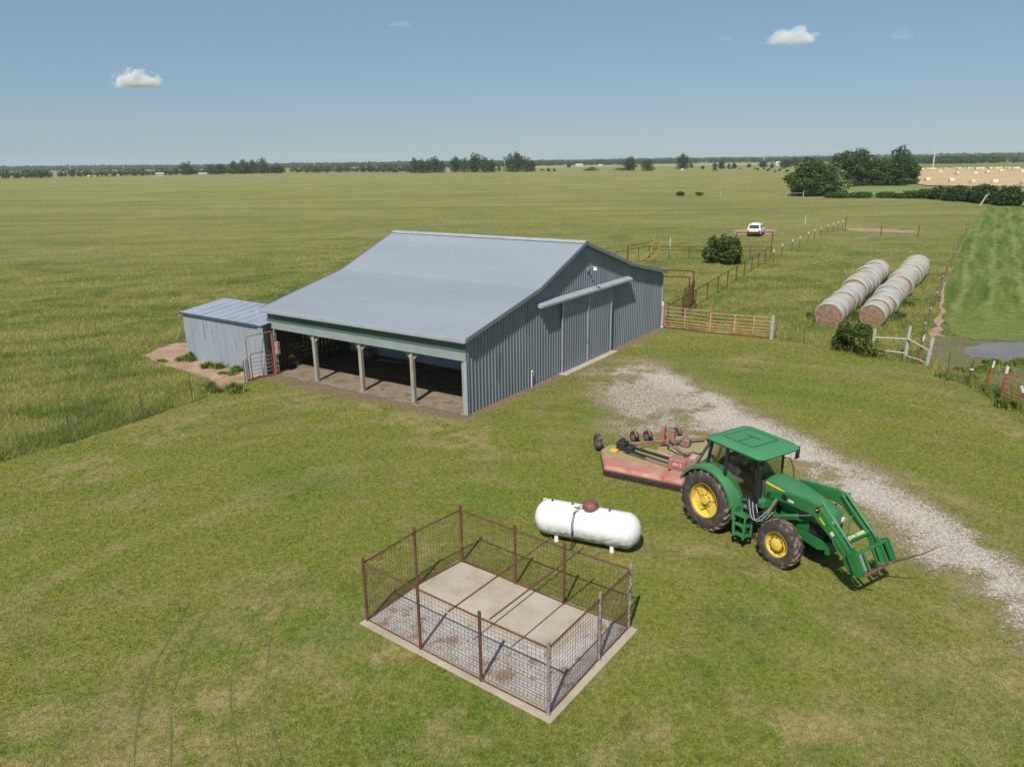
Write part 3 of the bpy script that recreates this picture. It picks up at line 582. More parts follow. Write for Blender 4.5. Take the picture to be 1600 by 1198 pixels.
g0, g1, g2_ = G(1037, 512), G(1107, 520.5), G(1204, 529)
tube_gate('shorter faded red tube gate hung on the barn corner', g0, g1, 1.32, 7, 'red tube gates beside the barn', (.47,))
tube_gate('longer faded red tube gate reaching to the white wooden post', g1, g2_, 1.22, 7, 'red tube gates beside the barn', (.02, .42, .72))
t = thing('gate_post', 'short white and pink gate post standing against the far barn corner', 'post', g0); wood_post(t, (g0[0]-.1, g0[1]+.05), 1.62, .09, mat=mottled('pinkish_white', (.55, .42, .40), (.72, .66, .64), 9, .8)); 
b = MB()
for k in range(9): b.tube([(g0[0]-.1+.10*math.cos(a_), g0[1]+.05+.10*math.sin(a_), .2+k*.14+.02*math.sin(3*a_)) for a_ in [2*PI*j/8 for j in range(9)]], .016, 5)
b.build('chain', RUST, t, world=True)
t = thing('fence_post', 'thick bleached wooden post at the right end of the red gates', 'post', G(1205, 530)); q = G(1205, 530); wood_post(t, q, 1.38, .11); MB().tube([(q[0]-.12, q[1], .9), (q[0], q[1]-.12, .9), (q[0]+.12, q[1], .9), (q[0], q[1]+.12, .9), (q[0]-.12, q[1], .9)], .012, 5).build('wire_loop', WIRE, t, world=True)
wire_fence('wire_fence', 'wire fence on one thin dark post running from the bleached gate post to the bush', None, [G(1212, 530), G(1256, 537), G(1330, 552)], 1.25, (.3, .55, .8, 1.05))
# wooden corner brace fence
t = thing('wooden_fence', 'weathered wooden corner fence with three posts and rails beside the pond', 'fence', G(1362, 556))
wa, wb, wc = G(1362, 556), G(1414, 559), G(1448, 571)
for q, h, ln in ((wa, 1.42, (.0, 0)), (wb, 1.66, (.10, .1)), (wc, 1.42, (.12, .05))): wood_post(t, q, h, .10, ln)
for p_, q_, za, zb in ((wa, wb, .98, .98), (wa, wb, .32, .25), (wb, wc, 1.0, .75), (wb, wc, .12, .12)): MB().tube([(p_[0], p_[1], za), ((p_[0]+q_[0])/2, (p_[1]+q_[1])/2, (za+zb)/2+.02), (q_[0], q_[1], zb)], .05, 8).build('rail', WOODW, t, world=True)
def redpost(label, q, h, lean=(0, 0), grp='red steel posts with white tips by the pond', mat=TRED, rr=.035):
    t = thing('steel_post', label, 'post', q, 0, grp); b = MB(); tp = tpost(b, q, h, lean, rr); b.build('shaft', mat, t, world=True)
    k = .80; MB().tube([(q[0]+lean[0]*k, q[1]+lean[1]*k, h*k), (tp[0]+lean[0]*.03, tp[1], h+.02)], rr*1.25, 8).build('tip', CAPW, t, world=True); return t
redpost('red steel post with white tip between the last two wooden corner posts', G(1436, 567), 1.4, (.08, .05))
q = G(1513, 600); t = thing('steel_post', 'dark thin steel post with a white insulator halfway up, left of the red posts', 'post', q); b = MB(); tpost(b, q, 1.15, (.08, 0), .025); b.build('shaft', TP, t, world=True); MB().box(q[0]-.06, q[0]+.1, q[1]-.07, q[1]+.02, .66, .74).build('insulator', CAPW, t, world=True)
redpost('red steel post with white tip left of the red gate at the pond', G(1539, 614), 1.42, (.20, .05))
redpost('red steel post with white tip the pond gate hangs from', G(1562, 625), 1.45, (.12, .05), rr=.05)
redpost('leaning red steel post with white tip in front of the pond gate', G(1606, 650), 1.2, (-.40, .1), rr=.045)
q = G(1582, 636); t = thing('steel_rod', 'thin dark bent rod leaning in the weeds by the pond gate', 'rod', q); MB().tube([q, (q[0]-.1, q[1], .5), (q[0]-.22, q[1], 1.0)], .018, 6).tube([(q[0]-.22, q[1], 1.0), (q[0]-.42, q[1]+.05, 1.04)], .012, 5).build('bar', TP, t, world=True)
DRED = mottled('dark_red_tube', (.24, .07, .05), (.38, .14, .10), 5, .75, c3=(.40, .30, .24), t3=(.55, .66), sc3=5)
p_, q_ = Vector(G(1565, 624)), Vector(G(1660, 668)); L = (q_-p_).length; t = thing('tube_gate', 'dark red tube gate at the right edge, hanging from a white-tipped post', 'gate', p_, math.atan2(q_.y-p_.y, q_.x-p_.x))
p_, q_ = None, None
MB().tube([(.03, 0, .2), (.03, 0, 1.22), (L, 0, 1.22), (L, 0, .2), (.03, 0, .2)], .028, 8).build('gate_frame', DRED, t)
for z in (.36, .56, .76, .98): MB().tube([(.05, 0, z), (L-.05, 0, z)], .022, 6).build('rail', DRED, t)
wire_fence('wire_fence', 'low wire fence running from the wooden corner post to the red posts by the pond', None, [wc, G(1480, 583), G(1513, 600), G(1539, 614), G(1562, 626)], 1.0, (.3, .55, .8))
# fence running away along the mown field with white insulators
pts = [G2(1437, 556), G2(1441, 530), G2(1450, 505), G2(1460, 478), G2(1470, 450), G2(1478, 430), G2(1488, 408), G2(1496, 392), G2(1502, 378), G2(1509, 366), G2(1513, 357)]
t = thing('field_fence', 'wire fence with small white insulators beside the cattle track, left of the mown field', 'fence', (*pts[0], 0))
for i, q in enumerate(pts):
    b = MB(); tpost(b, (*q, 0), 1.25 if i < 9 else 1.5, s=.03); po = b.build('post', TP, t, world=True)
    o = MB().box(q[0]-.045, q[0]+.07, q[1]-.07, q[1]-.02, .93, .99).build('insulator', CAPW, t, world=True)
for z in (.3, .6, .95): MB().tube([(*q, z) for q in pts], .007, 4).build('wire', WIRE, t, world=True)
pts = [G2(1208, 410), G2(1221, 400), G2(1237, 392), G2(1249, 387), G2(1262, 379), G2(1272, 374), G2(1282, 370.5), G2(1292, 366), G2(1301, 363), G2(1309, 360.5), G2(1316, 359)]
t = thing('white_post_fence', 'line of white-topped wire fence posts climbing from the corral corner to the bare soil strip', 'fence', (*pts[0], 0))
for q in pts:
    po = MB().tube([(*q, 0), (*q, 1.0)], .05, 6).build('post', TP, t, world=True); o = MB().tube([(*q, 1.0), (*q, 1.28)], .065, 6).build('post_top', CAPW, po); o.location = (-pts[0][0], -pts[0][1], 0)
for z in (.4, .9): MB().tube([(*q, z) for q in pts], .008, 4).build('wire', WIRE, t, world=True)
for lab, (u, v, h) in {'dark corner post at the left end of the bare soil strip': (1320, 360, 2.0), 'thin post in front of the middle of the bare soil strip': (1376, 369, 1.3), 'thin post at the right end of the bare soil strip': (1434, 371, 1.5), 'pale lone post behind the rear corral rail': (1046.5, 392, 1.5), 'thin pale stake in the pasture right of the white car': (1258, 351, 1.4)}.items():
    q = G(u, v); o = MB().tube([q, (q[0], q[1], h)], .07 if 'pale' not in lab else .05, 6).build('fence_post', TP if 'pale' not in lab else CAPW); tag(o, lab, 'post', 'lone posts in the pasture')
# corral of rusty pipe
CP = [Vector(G(1041, 512)), Vector(G(1079, 485)), Vector((26.8, 76.3, 0))]
def pipe_fence(label, A, B, h, n, z0=0, rails=(1.0,), cat='fence', r=.035):
    A, B = Vector(A), Vector(B); t = thing('pipe_fence', label, cat, A)
    for i in range(n+1):
        q = A.lerp(B, i/n); MB().tube([(q.x, q.y, 0), (q.x, q.y, h)], r*1.25, 8).build('post', RUST, t, world=True)
    for k in rails: MB().tube([(A.x, A.y, h*k), (B.x, B.y, h*k)], r, 8).build('rail', RUST, t, world=True)
    return t
cornr = Vector((26.75, 76.3, 0))
pipe_fence('long rusty pipe fence running from the barn corner along the right side of the corral', (9.75, 45.1, 0), cornr, 1.32, 11)
backl = Vector((*G2(1014, 404), 0)); 
pipe_fence('rusty pipe fence along the back of the corral behind the round bush', backl, cornr, 1.25, 6, rails=(1.0, .72))
sidel = Vector((*G2(962, 414), 0)); pipe_fence('rusty pipe fence going down behind the barn roof on the left of the corral', sidel, backl, 1.3, 3)
def goal(label, A, B, h, r=.05):
    A, B = Vector(A), Vector(B); t = thing('gate_arch', label, 'gate frame', A, 0, 'tall pipe gate frames in the corral')
    for q in (A, B): MB().tube([(q.x, q.y, 0), (q.x, q.y, h)], r, 8).build('upright', RUST, t, world=True)
    MB().tube([(A.x, A.y, h), (B.x, B.y, h)], r, 8).build('crossbar', RUST, t, world=True); return t
goal('tall square pipe gate frame at the back corner of the corral', G(1148, 406), cornr, 2.75)
q1, q2 = G(1075, 484), G(1081, 479)
goal('near one of two high pipe frames beside the barn', (7.5, 52.3, 0), q1, 2.25)
goal('far one of two high pipe frames beside the barn', (8.3, 53.6, 0), q2, 2.5)
for i, (A, B, lab) in enumerate([(G(1068, 490), G(1075, 482), 'dense rusty alley gate nearest the barn under the high pipe frames'), (G(1077, 484), G(1083, 474), 'dense rusty alley gate farther back under the high pipe frames')]):
    A, B = Vector(A), Vector(B); L = (B-A).length; t = thing('alley_gate', lab, 'gate', A, math.atan2(B.y-A.y, B.x-A.x), 'dense rusty alley gates')
    MB().tube([(0, 0, .1), (0, 0, 1.7), (L, 0, 1.7), (L, 0, .1), (0, 0, .1)], .035, 8).build('gate_frame', RUST, t)
    b = MB()
    for k in range(1, 9): b.tube([(0, 0, .1+k*.18), (L, 0, .1+k*.18)], .028, 6)
    b.build('bars', RUST, t)
# curved yellow and rust sweep gate
YRUST = mottled('yellow_rust', (.45, .25, .06), (.56, .36, .10), 6, .7, c3=(.22, .09, .05), t3=(.45, .6), sc3=5)
q = Vector(G(1000, 412)); t = thing('sweep_gate', 'curved yellow and rusty cattle sweep gate behind the barn roof', 'gate', q)
for k, (dx, mat) in enumerate(((0, YRUST), (.75, YRUST))):
    MB().tube([(dx+.6*j/6*1.6, .2*j/6, .05+2.35*math.sin(R(15+75*j/6))) if 0 else (dx-.2+1.5*math.sin(R(90*j/6)), 0, .3+2.3*(1-math.cos(R(90*j/6)))) for j in range(7)], .05, 8).build('hoop', mat, t)
for j in range(1, 6):
    a_ = R(90*j/6); x_ = -.2+1.5*math.sin(a_); z_ = .3+2.3*(1-math.cos(a_)); MB().tube([(x_, 0, z_), (x_+.75, 0, z_)], .035, 6).build('rung', RUST, t)
MB().tube([(-1.2, .3, 0), (-1.2, .3, 1.8)], .06, 8).tube([(-1.2, .3, 1.7), (1.2, .1, 2.2)], .04, 8).build('support', RUST, t)
# ============================================================ PEN
pen = thing('wire_pen', 'rusty pipe and wire mesh pen standing on the concrete slab', 'pen', G(857, 1120))
sl_ = [np.array(p_) for p_ in PEN]; 
CONC2 = NT('slab_concrete', .92, .12); p = CONC2.pos()
c = CONC2.ramp(CONC2.noise(p, .9, 7, .65), [(.3, (.30, .245, .185)), (.5, (.39, .33, .255)), (.7, (.45, .395, .32))])
c = CONC2.mix(CONC2.thr(CONC2.noise(p, 2.3, 7, .7), .58, .72), c, (.36, .23, .14)); c = CONC2.mix(CONC2.thr(CONC2.noise(p, 6, 8, .8), .60, .7), c, (.52, .49, .45)); CONC2.color(c); CONC2.bump(CONC2.noise(p, 25, 6, .7), .35, .01); CONC2 = CONC2.m
c3d = [(float(p_[0]), float(p_[1])) for p_ in sl_]
slab = tag(MB().prism(c3d, 'z', -.1, .045).build('concrete_slab', CONC2, None, bevel=.012), 'rectangular stained concrete slab under the wire mesh pen', 'slab')
DUST = mottled('gritty_slab_dust', (.33, .30, .27), (.50, .465, .42), 5, .95, .1, c3=(.27, .195, .14), t3=(.52, .62), sc3=2.5, obj=False, bump=.6, bd=.02)
fr_ = lambda a_, b_: tuple(np.array(PEN[0])+(np.array(PEN[1])-np.array(PEN[0]))*a_+(np.array(PEN[3])-np.array(PEN[0]))*b_)
sheet('slab_grit', ragged([fr_(.08, .03), fr_(.97, .03), fr_(.97, .17), fr_(.50, .20), fr_(.40, .60), fr_(.44, .97), fr_(.06, .97)], .04, 9, 5), .0505, DUST)
PP = {k: G2(*v) for k, v in dict(c1=(857, 1119), c2=(752, 1066), c3=(657.5, 1016), c4=(574.5, 971), c5=(652, 917), c6=(722.5, 878), c7=(805.5, 914), c8=(881, 945), c9=(982, 983), c10=(935.5, 1033)).items()}
PH = 1.64; GREYR = mottled('grey_rusty_pipe', (.20, .17, .15), (.34, .31, .29), 8, .7, c3=(.20, .09, .06), t3=(.50, .6), sc3=9)
for k, q in PP.items():
    gal = k in ('c1', 'c10', 'c9')
    po = MB().tube([(*q, .04), (*q, PH)], .036, 10).build('post', GREYR if gal else RUST, pen, world=True, smooth=True)
order = ['c1', 'c2', 'c3', 'c4', 'c5', 'c6', 'c7', 'c8', 'c9', 'c10']
MESHW = mottled('rusty_mesh_wire', (.10, .05, .035), (.18, .10, .07), 20, .8)
for i in range(10):
    A, B = Vector((*PP[order[i]], 0)), Vector((*PP[order[(i+1) % 10]], 0)); gate = i in (8, 9)
    hz = 1.50
    MB().tube([(A.x, A.y, hz), (B.x, B.y, hz)], .020, 8).build('top_rail', RUST, pen, world=True)
    MB().tube([(A.x, A.y, .075), (B.x, B.y, .075)], .018, 8).build('bottom_rail', RUST, pen, world=True)
    b = MB(); L = (B-A).length; n = round(L/.098)
    wr = random.Random(i)
    for k in range(1, n):
        q = A.lerp(B, k/n); e = wr.uniform(-.006, .006); b.tube([(q.x, q.y, .08), (q.x+e, q.y+e, .8), (q.x, q.y, hz)], .0034, 4, cap=False)
    z = .08
    while z < hz-.03:
        z += .098 if z > .5 else .078; e = wr.uniform(-.008, .008); m_ = A.lerp(B, .5); b.tube([(A.x, A.y, z), (m_.x, m_.y, z+e), (B.x, B.y, z)], .0034, 4, cap=False)
    b.build('mesh_panel', MESHW, pen, world=True)
for (u0, v0, u1, v1) in ((700, 955, 862, 839), (765, 967, 911, 856)):
    MB().tube([G(u0, v0, 1.545), G(u1, v1, 1.545)], .018, 8).build('roof_pipe', RUST, pen, world=True)
# chain and latch on the gate side
q = PP['c9']; MB().tube([(q[0]+.03, q[1]-.02, 1.2), (q[0]-.06, q[1]-.1, 1.0), (q[0]+.02, q[1]-.05, .75), (q[0]-.02, q[1]-.05, .45)], .018, 6).build('latch', GREYR, pen, world=True)
# twine scraps
for (u, v) in ((667+13, 812),): pass
# ============================================================ PROPANE TANK
ta, tb = Vector((.62, 18.50, 0)), Vector((3.22, 17.35, 0)); tl = (tb-ta).length; mid = (ta+tb)/2+Vector((.06, .12, 0)); tz = math.atan2(tb.y-ta.y, tb.x-ta.x)
tank = thing('propane_tank', 'white horizontal propane tank with a rust-brown dome lid on small feet', 'gas tank', (mid.x, mid.y, 0), tz)
tm = NT('tank_white', .38, .45); p = tm.pos(obj=True); sep = tm.n('ShaderNodeSeparateXYZ'); tm.l(p, sep.inputs[0])
lowm = tm.thr(sep.outputs[2], .70, .28); dn = tm.noise(tm.pos((1, 1, 2), obj=True), 3.2, 8, .75); dirtm = tm.math('MULTIPLY', lowm, tm.thr(dn, .42, .56))
c = tm.mix(dirtm, tm.ramp(tm.noise(p, 2, 4), [(.3, (.66, .67, .68)), (.7, (.76, .76, .76))]), (.24, .21, .17)); tm.color(c); tm = tm.m
Rr = .48; hl = tl/2+.06; prof = []
for i in range(9): a_ = R(90*i/8); prof.append((max(.001, Rr*math.sin(a_)), -hl+.40*(1-math.cos(a_))))
prof += [(Rr, z_) for z_ in (-.5, 0, .5)]+[(r_, -z_) for r_, z_ in reversed(prof)]
MB().lathe(prof, (0, 0, .60), 'x', 40).build('shell', tm, tank, smooth=True)
for sx in (-.78, .78):
    for sy in (-1, 1): MB().box(sx-.05, sx+.05, sy*.26-.03, sy*.26+.03, .0, .32).build('leg', WHITE, tank)
    MB().box(sx-.06, sx+.06, -.3, .3, .0, .035).build('foot_plate', CONC, tank)
BRN = mottled('brown_dome_paint', (.14, .055, .045), (.22, .10, .085), 6, .5, c3=(.30, .16, .12), t3=(.58, .68), sc3=5)
MB().lathe([(.215, -.05), (.22, .07), (.20, .12), (.13, .175), (.001, .20)], (.09, 0, 1.08), 'z', 28).build('dome_lid', BRN, tank, smooth=True)
for px in (-1.0, -.42, .62): MB().lathe([(.03, 0), (.03, .05), (.018, .07)], (px, 0, 1.065), 'z', 10).build('fitting', flat('fitting_dark', (.05, .045, .04)), tank)
MB().box(-.34, -.16, -.14, -.05, 1.057, 1.072).build('data_plate', flat('plate_dark', (.12, .08, .06)), tank)
for px in (-hl+.28, hl-.30): MB().tube([(px-.05, 0, 1.0), (px-.05, 0, 1.11), (px+.05, 0, 1.11), (px+.05, 0, 1.02)], .014, 6).build('lifting_lug', WHITE, tank)
HOSE = flat('black_hose', (.03, .03, .032), .5)
for k, (o1, zz) in enumerate(((0, 0), (.035, -.05))):
    MB().tube([(-.02+o1, -.15, 1.16+zz), (-.16+o1, -.20, 1.18+zz), (-.27+o1, -.33, 1.02), (-.28+o1, -.475, .77), (-.26+o1, -.52, .58), (-.27+o1, -.50, .35), (-.28+o1, -.52, .02)], .011, 6).build('gas_hose', HOSE, tank, smooth=True)
# ============================================================ TRACTOR
T0 = (6.10, 19.26, 0); TAZ = R(-57.8)
GREEN = mottled('green_paint', (.016, .135, .032), (.026, .180, .046), 1.3, .40, .5, c3=(.11, .135, .065), t3=(.54, .76), sc3=2.6, bump=.03)
GREEN2 = mottled('dusty_green_paint', (.034, .155, .055), (.055, .20, .080), 1.2, .55, .4, c3=(.14, .20, .12), t3=(.50, .72), sc3=2.2, bump=.03)
YEL = mottled('yellow_paint', (.62, .43, .06), (.74, .54, .10), 4, .45, .45, c3=(.32, .21, .08), t3=(.58, .70), sc3=5, bump=.05)
YSTR = flat('yellow_stripe', (.85, .62, .02), .5)
BLK = mottled('black_plastic', (.012, .012, .013), (.03, .03, .03), 5, .5, .4, c3=(.09, .075, .06), t3=(.62, .75), sc3=6, bump=.05)
RUB = mottled('muddy_rubber', (.04, .034, .030), (.085, .07, .060), 6, .85, .2, c3=(.22, .165, .125), t3=(.42, .58), sc3=5, bump=.4)
SIDE = mottled('tyre_sidewall', (.045, .039, .038), (.08, .070, .066), 5, .8, .2, c3=(.17, .13, .10), t3=(.52, .70), sc3=5, bump=.2)
CHR = NT('chrome', .18, .5, 1.0); CHR.color((.7, .7, .7)); CHR = CHR.m
GLS = NT('cab_glass', .04, .5); GLS.color((.35, .42, .38)); GLS.b.inputs['Transmission Weight'].default_value = .0
tn = GLS.n('ShaderNodeBsdfTransparent'); tn.inputs[0].default_value = (.88, .92, .89, 1); gn = GLS.n('ShaderNodeBsdfGlossy'); gn.inputs['Roughness'].default_value = .03; lw = GLS.n('ShaderNodeLayerWeight'); lw.inputs[0].default_value = .5
ms = GLS.n('ShaderNodeMixShader'); GLS.l(GLS.math('ADD', GLS.math('MULTIPLY', GLS.math('POWER', lw.outputs['Facing'], 4), .6), .05), ms.inputs[0]); GLS.l(tn.outputs[0], ms.inputs[1]); GLS.l(gn.outputs[0], ms.inputs[2]); GLS.l(ms.outputs[0], GLS.t.nodes['Material Output'].inputs[0]); GLS = GLS.m
LGT = flat('headlight_glass', (.75, .77, .78), .15, .6); ORG = flat('amber_lens', (.9, .28, .02), .3, .5)
tr = thing('tractor', 'green tractor with yellow wheels, glass cab and raised front loader', 'tractor', T0, TAZ)
def wheel(x, y, r, wd, rimr, nl, out, front):
    """out: +1/-1 side the dish faces"""
    root = None; h = wd/2; b = MB()
    tyre = MB().lathe([(rimr, -h*.82), (rimr+.05, -h*.97), (r*.80, -h*1.02), (r*.90, -h*.93), (r*.945, -h*.80), (r*.955, -h*.3), (r*.955, h*.3), (r*.945, h*.80), (r*.90, h*.93), (r*.80, h*1.02), (rimr+.05, h*.97), (rimr, h*.82)], (x, y, r), 'y', 56, cap=False)
    ti = tyre.build('tyre', SIDE, tr, smooth=True); ti.name = 'wheel'
    lg = MB()
    for k in range(nl*2):
        side = 1 if k % 2 else -1; a0 = 2*PI*k/(2*nl)
        ring = []
        for q in range(5):
            t = q/4; yy = side*(h*1.0*t-.02*(1-t)); aa = a0-side*0-(.30 if not front else .36)*(t**.85); hw = .030+.012*t
            rin = r*.935-(.05*r if q == 4 else 0); rou = r*(1.0 if q < 4 else .955)
            ring.append([(x+math.cos(aa+s_*hw/r)*rr, y+yy, r+math.sin(aa+s_*hw/r)*rr) for s_, rr in ((-1.25, rin), (1.25, rin), (.85, rou), (-.85, rou))])
        lg.loft(ring)
    lo = lg.build('tread', RUB, ti); 
    rim = MB().lathe([(rimr+.02, out*h*.93), (rimr+.025, out*h*.80), (rimr-.01, out*h*.78), (rimr-.03, out*h*.1), (rimr*.80, out*h*-.02), (rimr*.45, out*h*(.05 if not front else .45)), (rimr*.42, out*h*(.10 if not front else .62)), (.001, out*h*(.12 if not front else .64))], (x, y, r), 'y', 40, cap=False)
    ro = rim.build('rim', YEL, ti, smooth=True)
    MB().lathe([(rimr-.03, out*h*.1), (rimr-.02, -out*h*.86), (rimr+.01, -out*h*.88)], (x, y, r), 'y', 40, cap=False).build('rim_barrel', YEL, ti, smooth=True)
    if not front:
        # clamp plates and cast disc in front of the dish
        pl = MB()
        for k in range(4):
            a = R(45+90*k); c_, s_ = math.cos(a), math.sin(a); ux, uz = -s_, c_
            def pt(rr, tt, yy): return (x+c_*rr+ux*tt, y+out*yy, r+s_*rr+uz*tt)
            pl.loft([[pt(.17, -.16, h*.20), pt(.17, .16, h*.20), pt(rimr*.97, .13, h*.30), pt(rimr*.97, -.13, h*.30)], [pt(.17, -.16, h*.27), pt(.17, .16, h*.27), pt(rimr*.97, .13, h*.37), pt(rimr*.97, -.13, h*.37)]])
        pl.build('rim_disc', YEL, ti)
        MB().lathe([(.20, out*h*.2), (.20, out*h*.42), (.12, out*h*.46), (.11, out*h*.75), (.001, out*h*.76)], (x, y, r), 'y', 20, cap=False).build('hub', YEL, ti, smooth=True)
        nb, rb = 8, .155
    else:
        MB().lathe([(.17, out*h*.5), (.165, out*h*.86), (.12, out*h*.98), (.001, out*h*1.0)], (x, y, r), 'y', 20, cap=False).build('hub', YEL, ti, smooth=True); nb, rb = 8, .20
    b = MB()
    for k in range(nb):
        a = 2*PI*k/nb; yo = out*h*(.43 if not front else .66); b.box(x+math.cos(a)*rb-.014, x+math.cos(a)*rb+.014, min(y+yo, y+yo+out*.03), max(y+yo, y+yo+out*.03), r+math.sin(a)*rb-.014, r+math.sin(a)*rb+.014)
    b.lathe([(rb+.004, out*h*(.40 if not front else .62)), (rb+.004, out*h*(.44 if not front else .67)), (rb-.012, out*h*(.44 if not front else .67)), (rb-.012, out*h*(.40 if not front else .62))], (x, y, r), 'y', 24, cap=False).build('wheel_nuts', BLK, ti); return ti
RWX, FWX = 0, 2.44
for s_ in (-1, 1):
    wheel(RWX, s_*.76, .88, .47, .49, 22, s_, False); wheel(FWX, s_*.77, .62, .36, .33, 18, s_, True)
# chassis
MB().box(-.45, 1.5, -.26, .26, .62, 1.15, .04).build('transmission', BLK, tr)
MB().lathe([(.17, -.55), (.17, -.3), (.24, -.25), (.24, .25), (.17, .3), (.17, .55)], (0, 0, .88), 'y', 16).build('rear_axle', BLK, tr, smooth=True)
MB().box(1.5, 3.45, -.22, .22, .72, .92, .03).build('front_frame', GREEN, tr)
MB().lathe([(.09, -.62), (.11, -.3), (.17, -.1), (.17, .1), (.11, .3), (.09, .62)], (FWX, 0, .60), 'y', 14).build('front_axle', GREEN, tr, smooth=True)
MB().box(1.55, 3.1, -.24, .24, .90, 1.35, .03).build('engine', BLK, tr)
for s_ in (-1, 1):
    MB().prism([(1.9, .72), (2.5, .78), (3.2, .66), (3.42, .74), (3.42, .92), (2.9, .98), (1.9, .98)], 'y', s_*.30-.035, s_*.30+.035).build('side_frame', GREEN, tr, bevel=.01)
    MB().prism([(2.05, 1.0), (2.9, 1.0), (2.9, 1.42), (2.05, 1.46)], 'y', s_*.305-.02, s_*.305+.02).build('side_panel', GREEN, tr, bevel=.01)
    MB().prism([(2.92, .98), (3.36, .98), (3.36, 1.36), (2.92, 1.40)], 'y', s_*.30-.015, s_*.30+.015).build('grille_screen', BLK, tr)
MB().box(3.40, 3.52, -.33, .33, .62, .95, .02).build('front_weight_bracket', GREEN, tr)
# hood
def hsec(x, top, w_, bot):
    c_ = .10
    return [(x, -w_, bot), (x, -w_-.015, (bot+top)/2), (x, -w_, top-c_), (x, -w_+.05, top-.025), (x, -w_*.5, top+.008), (x, 0, top+.02), (x, w_*.5, top+.008), (x, w_-.05, top-.025), (x, w_, top-c_), (x, w_+.015, (bot+top)/2), (x, w_, bot)]
MB().loft([hsec(1.52, 1.96, .33, 1.40), hsec(1.60, 2.0, .35, 1.38), hsec(2.2, 1.94, .36, 1.40), hsec(2.9, 1.80, .34, 1.36), hsec(3.25, 1.70, .31, 1.30), hsec(3.40, 1.60, .27, 1.22), hsec(3.45, 1.42, .24, 1.15), hsec(3.44, 1.10, .23, .98)]).build('hood', GREEN2, tr, smooth=True)
MB().box(3.445, 3.47, -.20, .20, 1.0, 1.36).build('grille', BLK, tr)
for s_ in (-1, 1): MB().box(3.44, 3.475, s_*.21-.06, s_*.21+.06, 1.38, 1.50, .012).build('headlight', LGT, tr)
for s_ in (-1, 1):
    ys = s_*.372; MB().prism([(1.56, 1.90), (1.56, 1.84), (2.55, 1.765), (2.62, 1.785)], 'y', min(ys, ys-s_*.015), max(ys, ys-s_*.015)).build('stripe', YSTR, tr)
# cab
FR = BLK
base = {'a': (1.42, .42, 1.30), 'b': (.50, .78, 1.25), 'c': (-.25, .66, 1.62)}; topp = {'a': (1.30, .58, 2.58), 'b': (.50, .70, 2.60), 'c': (-.10, .64, 2.58)}
for s_ in (-1, 1):
    for k in 'abc':
        p_, q_ = base[k], topp[k]; MB().bar((p_[0], s_*p_[1], p_[2]), (q_[0], s_*q_[1], q_[2]), .07, .075).build('pillar', FR, tr, bevel=.01)
    MB().bar((1.42, s_*.42, 1.30), (.62, s_*.74, .98), .06, .06).bar((.62, s_*.74, .98), (.5, s_*.78, 1.3), .06, .06).build('door_frame', FR, tr)
def pane(pts, name='window'):
    P = [Vector(p_) for p_ in pts]; n = (P[1]-P[0]).cross(P[2]-P[0]).normalized()*.004
    MB().loft([[tuple(p_+n) for p_ in P], [tuple(p_-n) for p_ in P]]).build(name, GLS, tr)
for s_ in (-1, 1):
    pane([(1.38, s_*.43, 1.33), (.66, s_*.74, 1.02), (.53, s_*.765, 1.3), (.53, s_*.705, 2.56), (1.26, s_*.585, 2.55)], 'door_glass')
    pane([(.46, s_*.765, 1.35), (-.20, s_*.675, 1.65), (-.07, s_*.65, 2.55), (.46, s_*.70, 2.56)], 'side_window')
pane([(1.445, -.38, 1.42), (1.445, .38, 1.42), (1.325, .54, 2.55), (1.325, -.54, 2.55)], 'windscreen')
pane([(-.24, -.60, 1.66), (-.24, .60, 1.66), (-.11, .60, 2.55), (-.11, -.60, 2.55)], 'rear_window')
DGR = mottled('dusty_cab_grey', (.10, .098, .09), (.20, .19, .165), 4, .8); MB().box(-.25, 1.40, -.62, .62, 1.0, 1.10, .02).build('cab_floor', DGR, tr)
MB().prism([(1.40, 1.10), (1.15, 1.10), (1.10, 1.62), (1.18, 1.75), (1.40, 1.72)], 'y', -.25, .25).build('dashboard', DGR, tr, bevel=.02)
st_ = MB().lathe([(.16, 0), (.185, .02), (.16, .04)], (0, 0, 0), 'z', 20).build('steering_wheel', BLK, tr, smooth=True); st_.location = (1.02, 0, 1.80); st_.rotation_euler = (0, R(-35), 0)
b = MB().box(.12, .62, -.25, .25, 1.40, 1.55, .05).build('seat', mottled('seat_vinyl', (.10, .09, .07), (.17, .15, .12), 4), tr); MB().prism([(.12, 1.5), (.26, 1.5), (.14, 2.15), (.02, 2.13)], 'y', -.22, .22).build('seat_back', BLK, tr, bevel=.03)
MB().box(.1, .6, -.55, -.42, 1.55, 1.66, .03).build('console', DGR, tr)
MB().box(.1, .5, -.12, .12, 1.1, 1.4).build('seat_base', BLK, tr)
# roof
def rsec(z, x0, x1, hw, rad, n=5):
    out = []
    for (cx, cy, a0) in ((x1-rad, hw-rad, 0), (x0+rad, hw-rad, 90), (x0+rad, -hw+rad, 180), (x1-rad, -hw+rad, 270)):
        for i in range(n+1): a = R(a0+90*i/n); out.append((cx+rad*math.cos(a), cy+rad*math.sin(a), z-(.07*max(0, (cx+rad*math.cos(a)-.9))**1.3)))
    return out
rfm = mottled('roof_green', (.045, .195, .080), (.06, .225, .092), 1.5, .5, .4, bump=.03)
rf_ = MB().loft([rsec(2.565, -.05, 1.42, .66, .12), rsec(2.60, -.20, 1.66, .80, .20), rsec(2.66, -.22, 1.70, .83, .22), rsec(2.715, -.17, 1.60, .78, .22), rsec(2.75, .02, 1.35, .62, .2), rsec(2.752, .05, 1.3, .60, .2)]).build('cab_roof', rfm, tr, smooth=True)
GRV = flat('roof_groove', (.02, .13, .045), .6)
